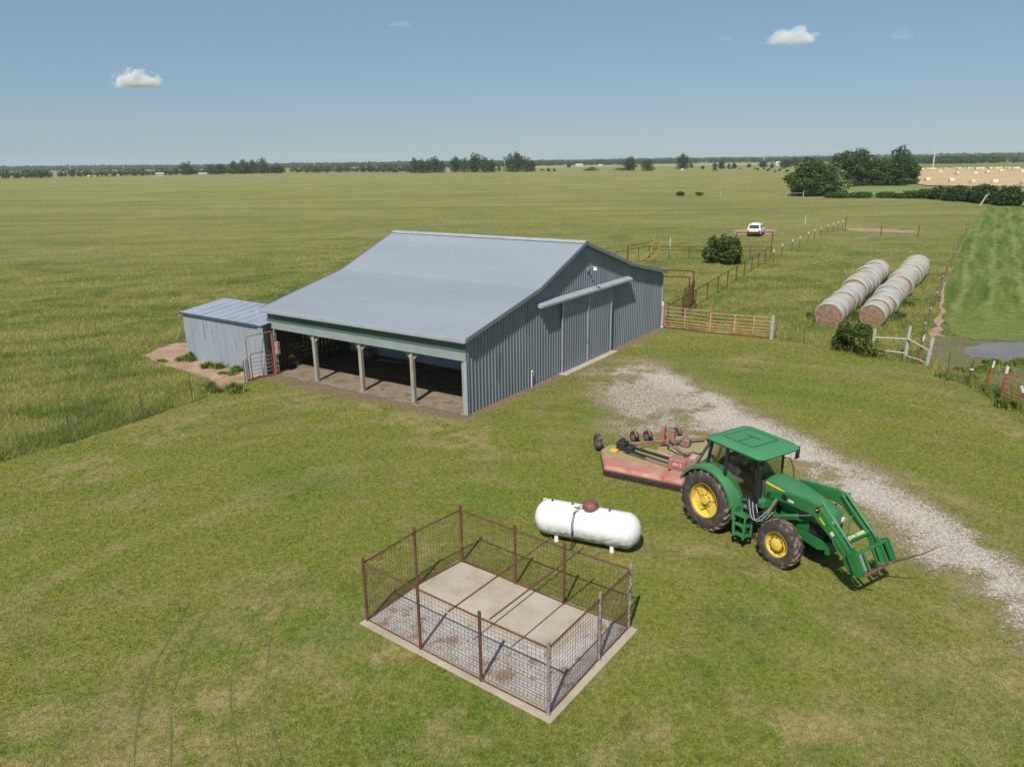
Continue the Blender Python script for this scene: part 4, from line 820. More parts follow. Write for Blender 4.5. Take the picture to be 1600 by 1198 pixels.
for (a, c_) in (((.15, -.5, 2.756), (1.15, -.5, 2.745)), ((.15, .5, 2.756), (1.15, .5, 2.745)), ((.15, -.5, 2.756), (.15, .5, 2.756)), ((1.15, -.5, 2.746), (1.15, .5, 2.746)), ((.65, -.5, 2.755), (.65, .1, 2.755)), ((.42, .1, 2.756), (.9, .1, 2.753))): MB().bar(a, c_, .022, .008).build('roof_seam', GRV, rf_)
for s_ in (-1, 1): MB().box(1.50, 1.60, s_*.60-.09, s_*.60+.09, 2.515, 2.575, .012).build('marker_light', ORG, tr)
for s_ in (-1, 1): MB().box(1.43, 1.52, s_*.36-.06, s_*.36+.06, 2.49, 2.56, .012).build('work_light', LGT, tr)
# fenders
for s_ in (-1, 1):
    b = MB(); rings = []
    for i in range(15):
        a = R(158-(158-8)*i/14); ro = 1.02+.02*(i/14); ri = ro-.035; ca, sa = math.cos(a), math.sin(a)
        y0, y1 = (s_*.50, s_*.985)
        rings.append([(ca*ri, y0, .88+sa*ri), (ca*ro, y0, .88+sa*ro), (ca*ro, y1-s_*.06, .88+sa*ro), (ca*(ro-.03), y1, .88+sa*(ro-.03)), (ca*(ri-.07), y1, .88+sa*(ri-.07)), (ca*(ri-.04), y1-s_*.04, .88+sa*(ri-.04))])
    b.loft(rings); b.build('fender', GREEN2, tr, smooth=True)
    MB().box(-.98, -.9, s_*.75-.07, s_*.75+.07, 1.30, 1.42, .01).build('tail_light', flat('tail_lens', (.5, .02, .015), .3), tr)
# steps on both sides
for s_ in (-1, 1):
    yo, yi = s_*.99, s_*.70; st = MB()
    for yy in (yo, yi): st.bar((1.10, yy, 1.10), (1.18, yy+s_*.04, .36), .035, .07).bar((1.50, yy, 1.06), (1.50, yy+s_*.04, .36), .035, .05)
    so_ = st.build('step_frame', GREEN2, tr)
    for z in (.38, .66, .94): MB().box(1.12, 1.50, min(yo, yi), max(yo, yi), z, z+.025).build('tread', GREEN, so_); MB().box(1.12, 1.50, yo-.02, yo+.02, z+.02, z+.07).build('tread_lip', GREEN2, so_)
    MB().box(.98, 1.12, s_*.62 if s_ > 0 else -.99, .99 if s_ > 0 else -.62, .75, 1.15, .02).build('side_box', GREEN, tr)
MB().tube([(1.50, -.56, 1.0), (1.50, -.56, 2.32), (1.53, -.58, 2.46), (1.60, -.60, 2.53)], .055, 12).tube([(1.50, -.56, 1.45), (1.50, -.56, 1.95)], .085, 12).build('exhaust_stack', BLK, tr, smooth=True)
for s_ in (-1, 1):
    mi = MB().tube([(1.33, s_*.60, 2.45), (1.36, s_*.95, 2.50), (1.36, s_*1.10, 2.46)], .014, 6).build('mirror_arm', BLK, tr)
    if s_ > 0: MB().box(1.33, 1.38, 1.03, 1.19, 2.12, 2.48, .02).build('mirror', BLK, mi)
MB().tube([(1.32, .62, 2.25), (1.36, .80, 2.20), (1.42, .92, 1.90), (1.46, .92, 1.55)], .013, 6).build('handrail', BLK, tr)
# hydraulic hoses and valve block at the right loader mast
b = MB().box(1.60, 1.78, -.70, -.50, 1.28, 1.50, .02).box(1.66, 1.74, -.74, -.70, 1.40, 1.46).build('valve_block', GREEN2, tr)
hr = random.Random(4); GHOSE = flat('grey_hose', (.38, .38, .38))
for k in range(9):
    r1, r2, r3 = (hr.uniform(-.05, .05) for _ in range(3)); x0, x1 = 1.20+.04*k, 1.90+.02*k; P_ = []
    for j in range(9):
        t_ = j/8; P_.append((x0+(x1-x0)*t_+r1*math.sin(t_*PI), -.64-(.17+r2)*math.sin(t_*PI), 1.36-.04*k*.2-(.36+.03*(k % 4)+r3)*math.sin(t_*PI)*(1-.25*t_)))
    MB().tube(P_, .011, 6).build('hydraulic_hose', (HOSE, HOSE, GHOSE)[k % 3], tr, smooth=True)
for k in range(4): MB().tube([(1.30+.05*k, -.72, 1.15), (1.30+.06*k, -.78, .92), (1.34+.07*k, -.74, .72)], .010, 5).build('hydraulic_hose', HOSE, tr)
b = MB()
for k in range(9): b.lathe([(.045, -.018), (.05, 0), (.045, .018)], (1.98+.03*k*.8, -.72, 1.24+.055*k), 'x', 8)
b.build('hose_sleeve', mottled('sleeve', (.20, .15, .09), (.36, .28, .18), 12), tr)
# ---- loader
for s_ in (-1, 1):
    y0 = s_*.46
    MB().prism([(1.68, .85), (2.02, .85), (2.02, 1.40), (1.98, 1.78), (1.78, 1.80), (1.70, 1.55)], 'y', min(y0, y0+s_*.10), max(y0, y0+s_*.10)).build('loader_mast', GREEN, tr, bevel=.012)
    MB().bar((1.85, s_*.25, 1.0), (1.85, s_*.5, 1.0), .2, .2).build('mast_bracket', GREEN, tr)
    A_ = [(1.78, 1.72), (1.86, 1.84), (2.4, 1.93), (3.02, 1.99), (3.28, 1.96), (3.42, 1.84), (4.28, 1.06), (4.42, .84), (4.40, .62), (4.27, .58), (4.12, .76), (3.98, 1.06), (3.20, 1.62), (3.02, 1.66), (2.4, 1.66), (1.88, 1.62)]
    ya = s_*.60; arm = MB().prism(A_, 'y', min(ya, ya-s_*.11), max(ya, ya-s_*.11)).build('loader_arm', GREEN, tr, bevel=.012)
    yo = ya+s_*.003
    MB().lathe([(.06, 0), (.06, s_*.02)], (3.28, yo, 1.84), 'y', 18).build('badge', flat('badge_black', (.01, .01, .01)), arm)
    # yellow leaping-animal emblem, stylised
    E_ = [(-.035, -.02), (-.01, -.004), (.02, .0), (.035, .022), (.026, .03), (.03, .04), (.012, .028), (.0, .02), (-.03, .016), (-.04, .0)]
    MB().prism([(3.28-s_*-1*a if s_ > 0 else 3.28+a, 1.84+c_) for a, c_ in E_], 'y', min(yo+s_*.021, yo+s_*.024), max(yo+s_*.021, yo+s_*.024)).build('emblem', YSTR, arm)
    MB().prism([(3.34, 1.66), (3.50, 1.53), (3.52, 1.56), (3.36, 1.69)], 'y', min(yo, yo+s_*.004), max(yo, yo+s_*.004)).build('model_decal', YSTR, arm)
    MB().prism([(3.66, 1.40), (3.74, 1.33), (3.80, 1.40), (3.72, 1.47)], 'y', min(yo, yo+s_*.004), max(yo, yo+s_*.004)).build('warning_decal', flat('decal_white', (.7, .62, .55)), arm)
    # raised rounded rib on the lower arm
    ribp = [(3.75, 1.30), (3.82, 1.32), (4.08, 1.08), (4.14, .98), (4.10, .93), (4.02, .97), (3.78, 1.20)]
    MB().tube([(a, yo+s_*.006, c_) for a, c_ in ribp+ribp[:1]], .010, 5).build('arm_rib', GREEN2, arm)
    MB().lathe([(.05, -.08), (.05, .08)], (1.86, s_*.56, 1.73), 'y', 12).build('pivot_pin', BLK, tr)
    lc_ = MB().tube([(2.0, s_*.52, 1.12), (2.72, s_*.54, 1.44)], .05, 12).build('lift_cylinder', GREEN2, tr, smooth=True); MB().tube([(2.72, s_*.54, 1.44), (3.06, s_*.55, 1.60)], .028, 10).build('rod', CHR, lc_)
    yc = s_*.47
    tc = MB().tube([(3.30, yc, 2.02), (3.98, yc, 1.40)], .042, 12).build('tilt_cylinder', GREEN2, tr, smooth=True); MB().tube([(3.98, yc, 1.40), (4.22, yc, 1.18)], .024, 10).build('rod', CHR, tc)
    MB().tube([(3.22, s_*.42, 1.98), (3.60, s_*.42, 1.66), (4.0, s_*.42, 1.30)], .012, 6).tube([(3.22, s_*.39, 1.98), (3.60, s_*.39, 1.62), (4.0, s_*.40, 1.26)], .010, 6).build('hydraulic_line', GREEN2, tr)
    MB().prism([(4.16, 1.22), (4.26, 1.22), (4.38, 1.0), (4.34, .78), (4.26, .80), (4.24, 1.0)], 'y', min(yc-.03, yc+.03), max(yc-.03, yc+.03)).build('tilt_link', GREEN, tr, bevel=.008)
    MB().lathe([(.035, -.1), (.035, .1)], (3.30, s_*.52, 1.96), 'y', 12).build('pivot_pin', GREEN2, tr)
# black oval decals by the mast
MB().lathe([(.085, 0), (.085, -.006)], (2.32, -.603, 1.80), 'y', 18).build('oval_decal', flat('decal_black', (.015, .015, .015)), tr)
MB().box(2.44, 2.60, -.607, -.601, 1.74, 1.80).build('number_decal', flat('decal_pale', (.6, .62, .6)), tr)
# cross tube with lettering
MB().tube([(3.93, -.52, 1.22), (3.93, .52, 1.22)], .095, 20).build('cross_tube', GREEN, tr, smooth=True)
def text(s, size, mat, parent, loc, rot, name='lettering', ext=.001):
    cu = bpy.data.curves.new(name, 'FONT'); cu.body = s; cu.size = size; cu.extrude = ext; cu.align_x = 'CENTER'; cu.align_y = 'CENTER'; cu.offset = size*.02
    ob = bpy.data.objects.new('tmp', cu); COL.objects.link(ob); dg = bpy.context.evaluated_depsgraph_get(); me = bpy.data.meshes.new_from_object(ob.evaluated_get(dg)); bpy.data.objects.remove(ob)
    me.materials.clear(); me.materials.append(mat); o = bpy.data.objects.new(name, me); COL.objects.link(o); o.parent = parent; o.location = loc; o.rotation_euler = rot; return o
ct = [c_ for c_ in tr.children if c_.name.startswith('cross_tube')][0]
text('JOHN DEERE', .112, flat('lettering_cream', (.85, .75, .38)), ct, (3.93+.093*math.cos(R(62)), .0, 1.22+.0965*math.sin(R(62))), (R(0), R(30), R(90)))
ct.children[0].rotation_euler = Matrix(((0, -math.sin(R(62)), math.cos(R(62))), (1, 0, 0), (0, math.cos(R(62)), math.sin(R(62)))) ).to_euler()
# grille guard
b = MB()
for s_ in (-1, 1): b.tube([(3.50, s_*.24, .9), (3.62, s_*.24, 1.1), (3.62, s_*.24, 1.52), (3.50, s_*.20, 1.60)], .018, 6)
for z in (1.1, 1.3, 1.5): b.tube([(3.62, -.24, z), (3.62, .24, z)], .014, 6)
b.tube([(3.62, .24, 1.5), (3.55, .50, 1.55)], .016, 6)
b.build('grille_guard', GREEN2, tr)
# carriage, tilted back: u along the face (down), n out of the face
cu_, cn_ = Vector((.28, 0, -.47)).normalized(), Vector((.47, 0, .28)).normalized(); C0 = Vector((4.32, 0, 1.17))
def cq(u_, y_, n_): return C0+cu_*u_+cn_*n_+Vector((0, y_, 0))
def cbox(mb, u0, u1, y0, y1, n0, n1): return mb.add([tuple(cq(a, c_, d)) for a, c_, d in ((u0, y0, n0), (u1, y0, n0), (u1, y1, n0), (u0, y1, n0), (u0, y0, n1), (u1, y0, n1), (u1, y1, n1), (u0, y1, n1))], [(0, 3, 2, 1), (4, 5, 6, 7), (0, 1, 5, 4), (1, 2, 6, 5), (2, 3, 7, 6), (3, 0, 4, 7)])
car = cbox(MB(), 0, .075, -.62, .62, 0, .06).build('carriage', GREEN, tr, bevel=.006)
for y_ in (-.62, -.34, -.0, .34, .54): cbox(MB(), .077, .50, y_, y_+(.05 if abs(y_) < .5 else .075), -.0, .06).build('upright', GREEN if y_ != -.34 else GREEN2, car, bevel=.005)
cbox(MB(), .077, .47, .17, .32, .0, .02).build('plate', GREEN, car)
for y_ in (-.70, .66): cbox(MB(), -.02, .55, y_, y_+.035, -.14, .07).build('side_plate', GREEN, car, bevel=.006)
cbox(MB(), .08, .46, -.50, -.43, .01, .05).build('latch_spring', mottled('worn_steel', (.35, .33, .31), (.55, .53, .5), 9, .4, .5, .6), car)
PRUST = mottled('dark_spear_steel', (.10, .06, .05), (.20, .13, .11), 8, .6, .3, .3, c3=(.28, .11, .08), t3=(.5, .6), sc3=8)
cbox(MB(), .505, .57, -.60, .60, .0, .08).build('lower_bar', PRUST, car, bevel=.006)
MB().tube([cq(.54, .50, .06), (4.95, .52, .98), (5.3, .55, 1.26), (5.62, .58, 1.60)], .026, 10, .006).build('bale_spear', PRUST, car, smooth=True)
MB().tube([cq(.54, -.46, .06), cq(.54, -.46, .42)], .024, 10, .010).build('spear_stub', PRUST, car, smooth=True)
# rear linkage and drawbar
MB().box(-.95, -.3, -.06, .06, .42, .50).build('drawbar', BLK, tr); MB().box(-.62, -.4, -.30, .30, .6, 1.25, .02).build('rear_housing', BLK, tr)
for s_ in (-1, 1): MB().bar((-.45, s_*.3, .75), (-1.15, s_*.38, .58), .04, .08).build('lift_arm', BLK, tr)
# ============================================================ ROTARY MOWER
MAZ = R(-30.6); M0 = (4.9, 22.9, 0); mo = thing('rotary_mower', 'faded red wide rotary mower dusted with grass clippings, hitched behind the tractor', 'mower', M0, MAZ)
RED = NT('faded_red_deck', .75, .25); p = RED.pos(obj=True)
c = RED.ramp(RED.noise(p, 2.5, 6, .7), [(.3, (.36, .115, .085)), (.5, (.44, .19, .15)), (.7, (.48, .31, .24))])
sep = RED.n('ShaderNodeSeparateXYZ'); RED.l(p, sep.inputs[0]); cl = RED.thr(RED.math('ADD', sep.outputs[1], RED.math('MULTIPLY', RED.math('SUBTRACT', RED.noise(p, 1.6, 8, .7), .5), 2.4)), -1.05, .10)
clip = RED.ramp(RED.noise(p, 14, 7, .8), [(.3, (.17, .17, .06)), (.5, (.30, .26, .13)), (.7, (.42, .34, .22))])
up = RED.n('ShaderNodeNewGeometry'); sn = RED.n('ShaderNodeSeparateXYZ'); RED.l(up.outputs['Normal'], sn.inputs[0]); cl = RED.math('MULTIPLY', cl, RED.thr(sn.outputs[2], .5, .9))
RED.color(RED.mix(cl, c, clip)); RED.bump(RED.noise(p, 20, 6, .8), .5, .03); RED = RED.m
REDP = mottled('red_part', (.30, .10, .075), (.42, .18, .13), 4, .75, c3=(.24, .16, .12), t3=(.44, .58), sc3=5, bump=.2)
BRR = mottled('rusty_brown_steel', (.15, .085, .07), (.27, .17, .14), 6, .8, c3=(.36, .13, .10), t3=(.56, .66), sc3=5, bump=.3)
def deck(P, z0, z1, inset, name):
    c_ = (sum(a for a, _ in P)/len(P), sum(d for _, d in P)/len(P)); ins = [(c_[0]+(a-c_[0])*(1-inset), c_[1]+(d-c_[1])*(1-inset)) for a, d in P]
    return MB().loft([[(a, d, z0) for a, d in P], [(a, d, z1-.08) for a, d in P], [(a, d, z1) for a, d in ins]]).build(name, RED, mo, bevel=.008)
D1 = [(-1.42, -1.33), (.55, -1.32), (.55, .25), (-.5, .9), (-1.35, .95), (-2.1, .50), (-2.15, .05)]
D2 = [(.58, -1.32), (1.28, -1.30), (1.42, -.2), (1.40, .3), (.58, .3)]
D3 = [(-.48, .92), (.57, .28), (1.40, .32), (1.50, 1.6), (1.35, 2.85), (.2, 3.0), (-.5, 2.3)]
d1 = deck(D1, .12, .36, .06, 'wing_deck'); deck(D2, .12, .38, .06, 'front_deck'); deck(D3, .12, .34, .05, 'centre_deck')
CH_ = mottled('chain_steel', (.03, .028, .026), (.10, .085, .07), 14, .7, .3, .3)
b = MB(); x = -1.40
while x < 1.26:
    if True:
        for k in range(4): b.box(x, x+.024, -1.375+.006*(k % 2), -1.345+.006*(k % 2), .045+.05*k, .088+.05*k)
    x += .042
cg = b.build('chain_guard', CH_, mo); tag(cg, None, None); MB().box(-1.42, 1.28, -1.352, -1.336, .22, .27).build('guard_rail', REDP, mo)
b = MB()
for i in range(28):
    t_ = i/28; xx = -1.44-.7*t_; yy = -1.3+1.36*t_
    for k in range(3): b.box(xx-.03, xx, yy, yy+.024, .05+.05*k, .092+.05*k)
b.build('side_chain_guard', CH_, mo)
MB().tube([(-1.45, -1.33, .05), (-1.30, -1.33, .05), (1.2, -1.33, .05)], .02, 6).build('skid', CH_, mo)
def gearbox(x, y, z, s=1, mat=BLK):
    g_ = MB().box(x-.16*s, x+.16*s, y-.15*s, y+.15*s, z, z+.26*s, .03).build('gearbox', mat, mo); MB().lathe([(.10*s, z+.26*s), (.07*s, z+.36*s), (.001, z+.37*s)], (x, y, 0), 'z', 14).build('cap', mat, g_); return g_
gearbox(-1.45, .32, .36, 1.15); gearbox(-1.12, .18, .38, .8); gearbox(.35, 1.7, .36, 1.0, BRR)
MB().box(-1.75, -1.50, -.12, .12, .37, .43, .01).build('warning_plate', flat('mower_yellow', (.75, .45, .03)), mo)
MB().tube([(-1.05, .15, .58), (.55, -.35, .62)], .055, 12).build('drive_shaft', BLK, mo, smooth=True)
MB().tube([(-1.25, -.02, .50), (.50, -.52, .46)], .022, 8).build('hydraulic_cylinder', CHR, mo); MB().tube([(-1.3, -.02, .50), (-.4, -.27, .48)], .035, 8).build('cylinder_body', BLK, mo)
MB().tube([(-1.15, .28, .62), (-.55, .95, .60), (.25, 1.55, .62)], .04, 8).build('drive_shaft', BRR, mo)
hb = MB().box(.50, 1.08, -.62, -.10, .38, .74, .02).build('hitch_box', REDP, mo); MB().box(1.10, 1.42, -.66, -.12, .30, .86, .02).build('hitch_frame', REDP, mo)
MB().box(.60, 1.02, -.635, -.622, .48, .70).build('decal', flat('decal_red', (.40, .11, .10)), hb)
text('M15', .17, flat('decal_letter', (.62, .50, .47)), hb, (.81, -.638, .59), (R(90), 0, 0))
MB().box(1.16, 1.36, -.6, -.2, .861, .90, .01).build('top_plate', mottled('grey_red', (.38, .24, .20), (.5, .36, .31), 5), mo)
MB().tube([(1.3, -.5, .55), (1.75, -1.5, .50), (2.05, -2.15, .46)], .06, 8).build('tongue', REDP, mo)
MB().tube([(1.25, -.35, .66), (1.7, -1.3, .62), (2.0, -2.0, .62)], .05, 10).build('drive_shaft', BLK, mo)
def mwheel(x, y, r=.27, w_=.17, ang=0, nm='tail_wheel'):
    t_ = MB().lathe([(r*.55, -w_/2), (r*.9, -w_/2), (r, -w_*.3), (r, w_*.3), (r*.9, w_/2), (r*.55, w_/2)], (0, 0, 0), 'y', 24, cap=False).build(nm, SIDE, mo, smooth=True); t_.location = (x, y, r); t_.rotation_euler = (0, 0, ang)
    MB().lathe([(r*.56, -w_*.45), (r*.5, -w_*.1), (.04, -w_*.1), (.04, w_*.1), (r*.5, w_*.1), (r*.56, w_*.45)], (0, 0, 0), 'y', 16).build('rim', BRR, t_); return t_
# left-hand tail wheel and its arm
iw = Matrix.Rotation(-MAZ, 3, 'Z')
def ml(u, v, z): p_ = Vector(G(u, v, z)); q_ = iw @ Vector((p_.x-M0[0], p_.y-M0[1], 0)); return (q_.x, q_.y)
wx = ml(934, 702, .02); mwheel(wx[0], wx[1], .30, .18, R(-50))
MB().tube([(-2.05, .45, .40), ((wx[0]-2.05)/2, (wx[1]+.45)/2, .55), (wx[0]+.12, wx[1]-.12, .52)], .04, 8).tube([(wx[0]+.12, wx[1]-.16, .52), (wx[0]+.1, wx[1]-.14, .28)], .03, 8).build('wheel_arm', BRR, mo)
for (u, v, rr) in ((991, 690, .22), (1012, 689, .22), (1058, 685, .23)):
    q_ = ml(u, v, .02); mwheel(q_[0], q_[1], rr, .16, R(-35)); MB().bar((q_[0], q_[1]-.05, .5), (q_[0]+.25, q_[1]-.45, .42), .07, .08).build('wheel_arm', BRR, mo)
q1_, q2_, q3_ = ml(975, 694, .45), ml(1040, 690, .5), ml(1100, 684, .5)
MB().bar((*q1_, .46), (*q2_, .50), .09, .09).bar((*q2_, .50), (*q3_, .48), .09, .09).build('rear_frame', REDP, mo)
a_ = ml(1040, 676, .7); MB().box(a_[0]-.13, a_[0]+.0, a_[1]-.1, a_[1]+.1, .40, .95, .015).box(a_[0]+.22, a_[0]+.34, a_[1]-.1, a_[1]+.1, .40, .85, .015).build('wing_bracket', REDP, mo)
MB().tube([(a_[0]+.1, a_[1], .85), (a_[0]+.35, a_[1]-.8, .62), (.7, .5, .55)], .04, 8).tube([(a_[0]+.0, a_[1]-.15, .75), (.55, .7, .5)], .025, 8).build('lift_cylinder', BRR, mo)
MB().tube([(.55, .75, .42), (.85, .9, .45), (1.15, .7, .42)], .06, 8).build('gear_guard', BRR, mo)
q_ = ml(1079, 709, .5); MB().tube([(q_[0]-.25, q_[1]-.05, .45), (q_[0]+.2, q_[1]-.0, .5)], .09, 10).build('pump', BRR, mo)
j0, j1 = ml(1092, 712, .75), ml(1111, 690, 1.1); MB().tube([(*j0, .62), (*j1, 1.12)], .05, 10).build('jack_arm', BLK, mo, smooth=True)
MB().lathe([(.12, -.06), (.13, 0), (.12, .06)], (*j1, 1.14), 'y', 16).build('jack_head', BLK, mo)
q_ = ml(1098, 683, .4); r_ = ml(1122, 690, .4); MB().bar((*q_, .42), (*r_, .46), .12, .08).build('wing_rail', REDP, mo)
for k in range(3):
    MB().tube([(.9, -.3, .76), (1.05+.05*k, .15, .82-.05*k), (1.2, .55+.1*k, .60), (1.05, .9, .45)], .011, 6).build('hose', HOSE, mo)
# ============================================================ ROUND BALES
BALE = NT('net_wrapped_bale', .85, .15); p = BALE.pos(obj=True)
oi = BALE.n('ShaderNodeObjectInfo'); rnd = oi.outputs['Random']; off = BALE.n('ShaderNodeCombineXYZ'); BALE.l(BALE.math('MULTIPLY', rnd, 37.0), off.inputs[0]); va = BALE.n('ShaderNodeVectorMath', operation='ADD'); BALE.l(p, va.inputs[0]); BALE.l(off.outputs[0], va.inputs[1])
mp = BALE.n('ShaderNodeMapping'); mp.inputs['Scale'].default_value = (5.5, .35, .35); BALE.l(va.outputs[0], mp.inputs[0])
bn = BALE.noise(mp.outputs[0], 1.0, 5, .7)
c = BALE.ramp(bn, [(.25, (.17, .11, .07)), (.38, (.36, .29, .22)), (.48, (.47, .44, .38)), (.56, (.30, .33, .34)), (.66, (.50, .46, .40)), (.8, (.60, .57, .50))])
c = BALE.mix(BALE.thr(BALE.noise(va.outputs[0], 1.8, 7, .75), .56, .68), c, (.36, .22, .12)); BALE.color(c); BALE.bump(BALE.noise(va.outputs[0], 12, 6, .8), .7, .05); BALE = BALE.m
BEND = mottled('bale_end_hay', (.19, .115, .080), (.36, .245, .17), 5, .95, .1, c3=(.36, .30, .20), t3=(.56, .66), sc3=4, bump=.9, bd=.05)
def bale_proto(name, L, r, mat, end, n=28, lump=.03, seed=0):
    rr = random.Random(seed); t = thing(name, '', 'bale', (0, 0, 0)); b = MB(); rings = []
    ph = [rr.uniform(0, 6.28) for _ in range(4)]
    ks = [0, .03, .10, .3, .5, .7, .9, .97, 1]
    for k in ks:
        rad0 = r*(1-.07*(abs(k-.5)*2)**10)
        ring = []
        for j in range(n):
            a = 2*PI*j/n; rad = rad0*(1+lump*(math.sin(2*a+ph[0])*.5+math.sin(3*a+ph[1]+k*2)*.4+math.sin(7*a+ph[2]+k*5)*.25)); z = math.sin(a)*rad; y = math.cos(a)*rad*1.04
            z = max(z, -r*.80)
            ring.append(((k-.5)*L, y, z+r*.80))
        rings.append(ring)
    b.loft(rings, cap=False).build('wrap', mat, t, smooth=True)
    for s_ in (-1, 1):
        rg = rings[0] if s_ < 0 else rings[-1]; c0 = (s_*(L/2+.03), 0, r*.8); mid_ = [(s_*(L/2+.015), y*.6, (z-r*.8)*.6+r*.8) for _, y, z in rg]
        e = MB(); vs = [tuple(v) for v in rg]+mid_+[c0]; fs = []
        for j in range(n): k2 = (j+1) % n; fs += [(j, k2, n+k2, n+j), (n+j, n+k2, 2*n)]
        e.add(vs, fs).build('end_face', end, t)
    return t
protos = [bale_proto('round_bale', 1.5, .90+.015*s, BALE, BEND, seed=s, lump=.045) for s in range(3)]
ORDN = ['nearest', 'second', 'third', 'fourth', 'fifth', 'sixth', 'seventh', 'eighth', 'ninth', 'tenth', 'eleventh', 'twelfth', 'thirteenth', 'farthest']
used = [False]*3; BP = []
for row, (p_a, p_b) in enumerate(((G(1297.5, 466, 1.72), G(1372, 405, 1.72)), (G(1368, 465, 1.72), G(1436, 396.5, 1.72)))):
    A, B = Vector(p_a), Vector(p_b); A.z = B.z = 0; D = (B-A).normalized(); L = (B-A).length; n = max(2, round(L/1.62)); pit = L/n; az = math.atan2(D.y, D.x); rr = random.Random(row+5)
    for k in range(n):
        c_ = A+D*(pit*(k+.5)); c_ += Vector((-D.y, D.x, 0))*rr.uniform(-.10, .10); pi = rr.randrange(3)
        nm = ORDN[k] if k < 13 and k < n-4 else ('farthest' if k == n-1 else '%d bales' % k)
        if k == n-1: nm = 'farthest'
        elif k >= 13: nm = 'second farthest' if k == n-2 else 'third farthest' if k == n-3 else 'fourth farthest'
        lab = f'weathered net-wrapped round bale, {nm} in the {"left" if row == 0 else "right"} row'
        lo_ = (c_.x, c_.y, rr.uniform(-.12, -.04)); rz = az+rr.uniform(-.04, .04)
        if not used[pi]: o = protos[pi]; o.location = lo_; o.rotation_euler = (0, 0, rz); o['label'] = lab; used[pi] = True
        else: o = dup(protos[pi], lo_, rz, lab)
        o['group'] = 'old round bales laid end to end in two rows'; s = rr.uniform(.96, 1.03)*(.89+.24*k/n); o.scale = (pit/1.53, s, s); BP.append(o)
for i, pr in enumerate(protos):
    if not used[i]:
        for ch in list(pr.children): bpy.data.objects.remove(ch)
        bpy.data.objects.remove(pr)
# fresh bales on the far stubble field
HB = mottled('fresh_straw_bale', (.50, .44, .27), (.62, .56, .38), 1.5, .9, .1, bump=.3); HE = mottled('fresh_straw_end', (.40, .30, .16), (.5, .38, .22), 2, .9, .1)
fb = bale_proto('straw_bale', 1.9, 1.0, HB, HE, 14, .02, 9); fb_used = False
rows = [('front', [(962, 292), (1123, 297), (1255, 309), (1407, 308), (1594, 318)]), ('middle', [(1048, 235), (1160, 247), (1280, 247), (1357, 238), (1450, 227), (1585, 235), (930, 222)]),
        ('back', [(905, 213), (960, 217), (985, 216), (1000, 216), (1080, 215), (1140, 213), (1156, 213), (1172, 214), (1205, 214), (1240, 213), (1256, 213), (1290, 214), (1305, 213), (1325, 213), (1380, 212), (1405, 214), (1420, 213), (1440, 211), (1476, 212), (1503, 213), (1530, 213), (1556, 211)])]
for rn_, lst in rows:
    lst = sorted(lst); n = len(lst)
    for k, (a, c_) in enumerate(lst):
        u, v = 1220+a/4.21, 215+c_/4.21; q = G(u, v); od = ['leftmost']+ORDN[1:13]+['%dth' % i for i in range(14, 30)]
        place = 'leftmost' if k == 0 else 'rightmost' if k == n-1 else (['', 'second', 'third', 'fourth', 'fifth', 'sixth', 'seventh', 'eighth', 'ninth', 'tenth', 'eleventh', 'twelfth'][k] if k < 12 else ['', 'second', 'third', 'fourth', 'fifth', 'sixth', 'seventh', 'eighth', 'ninth', 'tenth', 'eleventh', 'twelfth'][n-1-k])+(' from the left' if k < 12 else ' from the right')
        lab = f'pale straw bale on the stubble field, {place} in the {rn_} row'; rz = random.uniform(-.5, .9)
        if not fb_used: o = fb; fb_used = True; o.location = q; o.rotation_euler = (0, 0, rz); o['label'] = lab
        else: o = dup(fb, q, rz, lab)
        o['group'] = 'straw bales scattered on the stubble field'; s = 1.0; 
        if rn_ == 'back': o.scale = (1.35, 1.2, 1.0)
        else: o.scale = (.95, .95, .95)
ll = sorted([(140, 277), (150, 276.5), (157, 276), (165, 276), (171, 276), (178, 275.6), (186, 275.4), (219, 274.5)])
for k, (u, v) in enumerate(ll):
    o = dup(fb, G(u, v), random.uniform(-.5, .5), f'tiny pale bale by the far left treeline, {["leftmost", "second from the left", "third from the left", "fourth from the left", "fifth from the left", "sixth from the left", "seventh from the left", "rightmost and apart"][k]}'); o['group'] = 'far pale bales by the left treeline'; o.scale = (2.0, 1.3, 1.1)
# ============================================================ OLD WHITE CAR
cw = mottled('old_white_body', (.62, .60, .55), (.76, .75, .71), 2, .5, .4, c3=(.55, .42, .28), t3=(.60, .75), sc3=2, bump=.03); CG = mottled('dark_window', (.02, .035, .05), (.06, .085, .11), 3, .1, .5)
q = Vector(G(1181, 367.5)); ca_ = math.atan2(q.y, q.x)-R(8)
car_ = thing('estate_car', 'old white estate car parked tail-on on bare soil in the pasture', 'car', q, ca_)   # x forward, away from camera
def csec(x, z0, zb, zr, wb, wr): return [(x, -wb, z0), (x, -wb, zb), (x, -wr, zr), (x, -wr*.6, zr+.03), (x, wr*.6, zr+.03), (x, wr, zr), (x, wb, zb), (x, wb, z0)]
MB().loft([csec(-2.25, .42, .80, .85, .80, .78), csec(-2.2, .35, .95, 1.0, .88, .86), csec(0.8, .32, .98, 1.03, .90, .88), csec(1.2, .35, .95, 1.0, .89, .85), csec(2.3, .38, .85, .90, .85, .78), csec(2.38, .42, .70, .75, .8, .74)]).build('body', cw, car_, smooth=True)
MB().loft([csec(-2.15, .98, 1.02, 1.04, .82, .80), csec(-1.85, .98, 1.40, 1.58, .76, .66), csec(-.0, .98, 1.42, 1.64, .78, .68), csec(.6, .98, 1.38, 1.56, .76, .66), csec(1.3, .98, 1.0, 1.02, .76, .72)]).build('cabin', cw, car_, smooth=True)
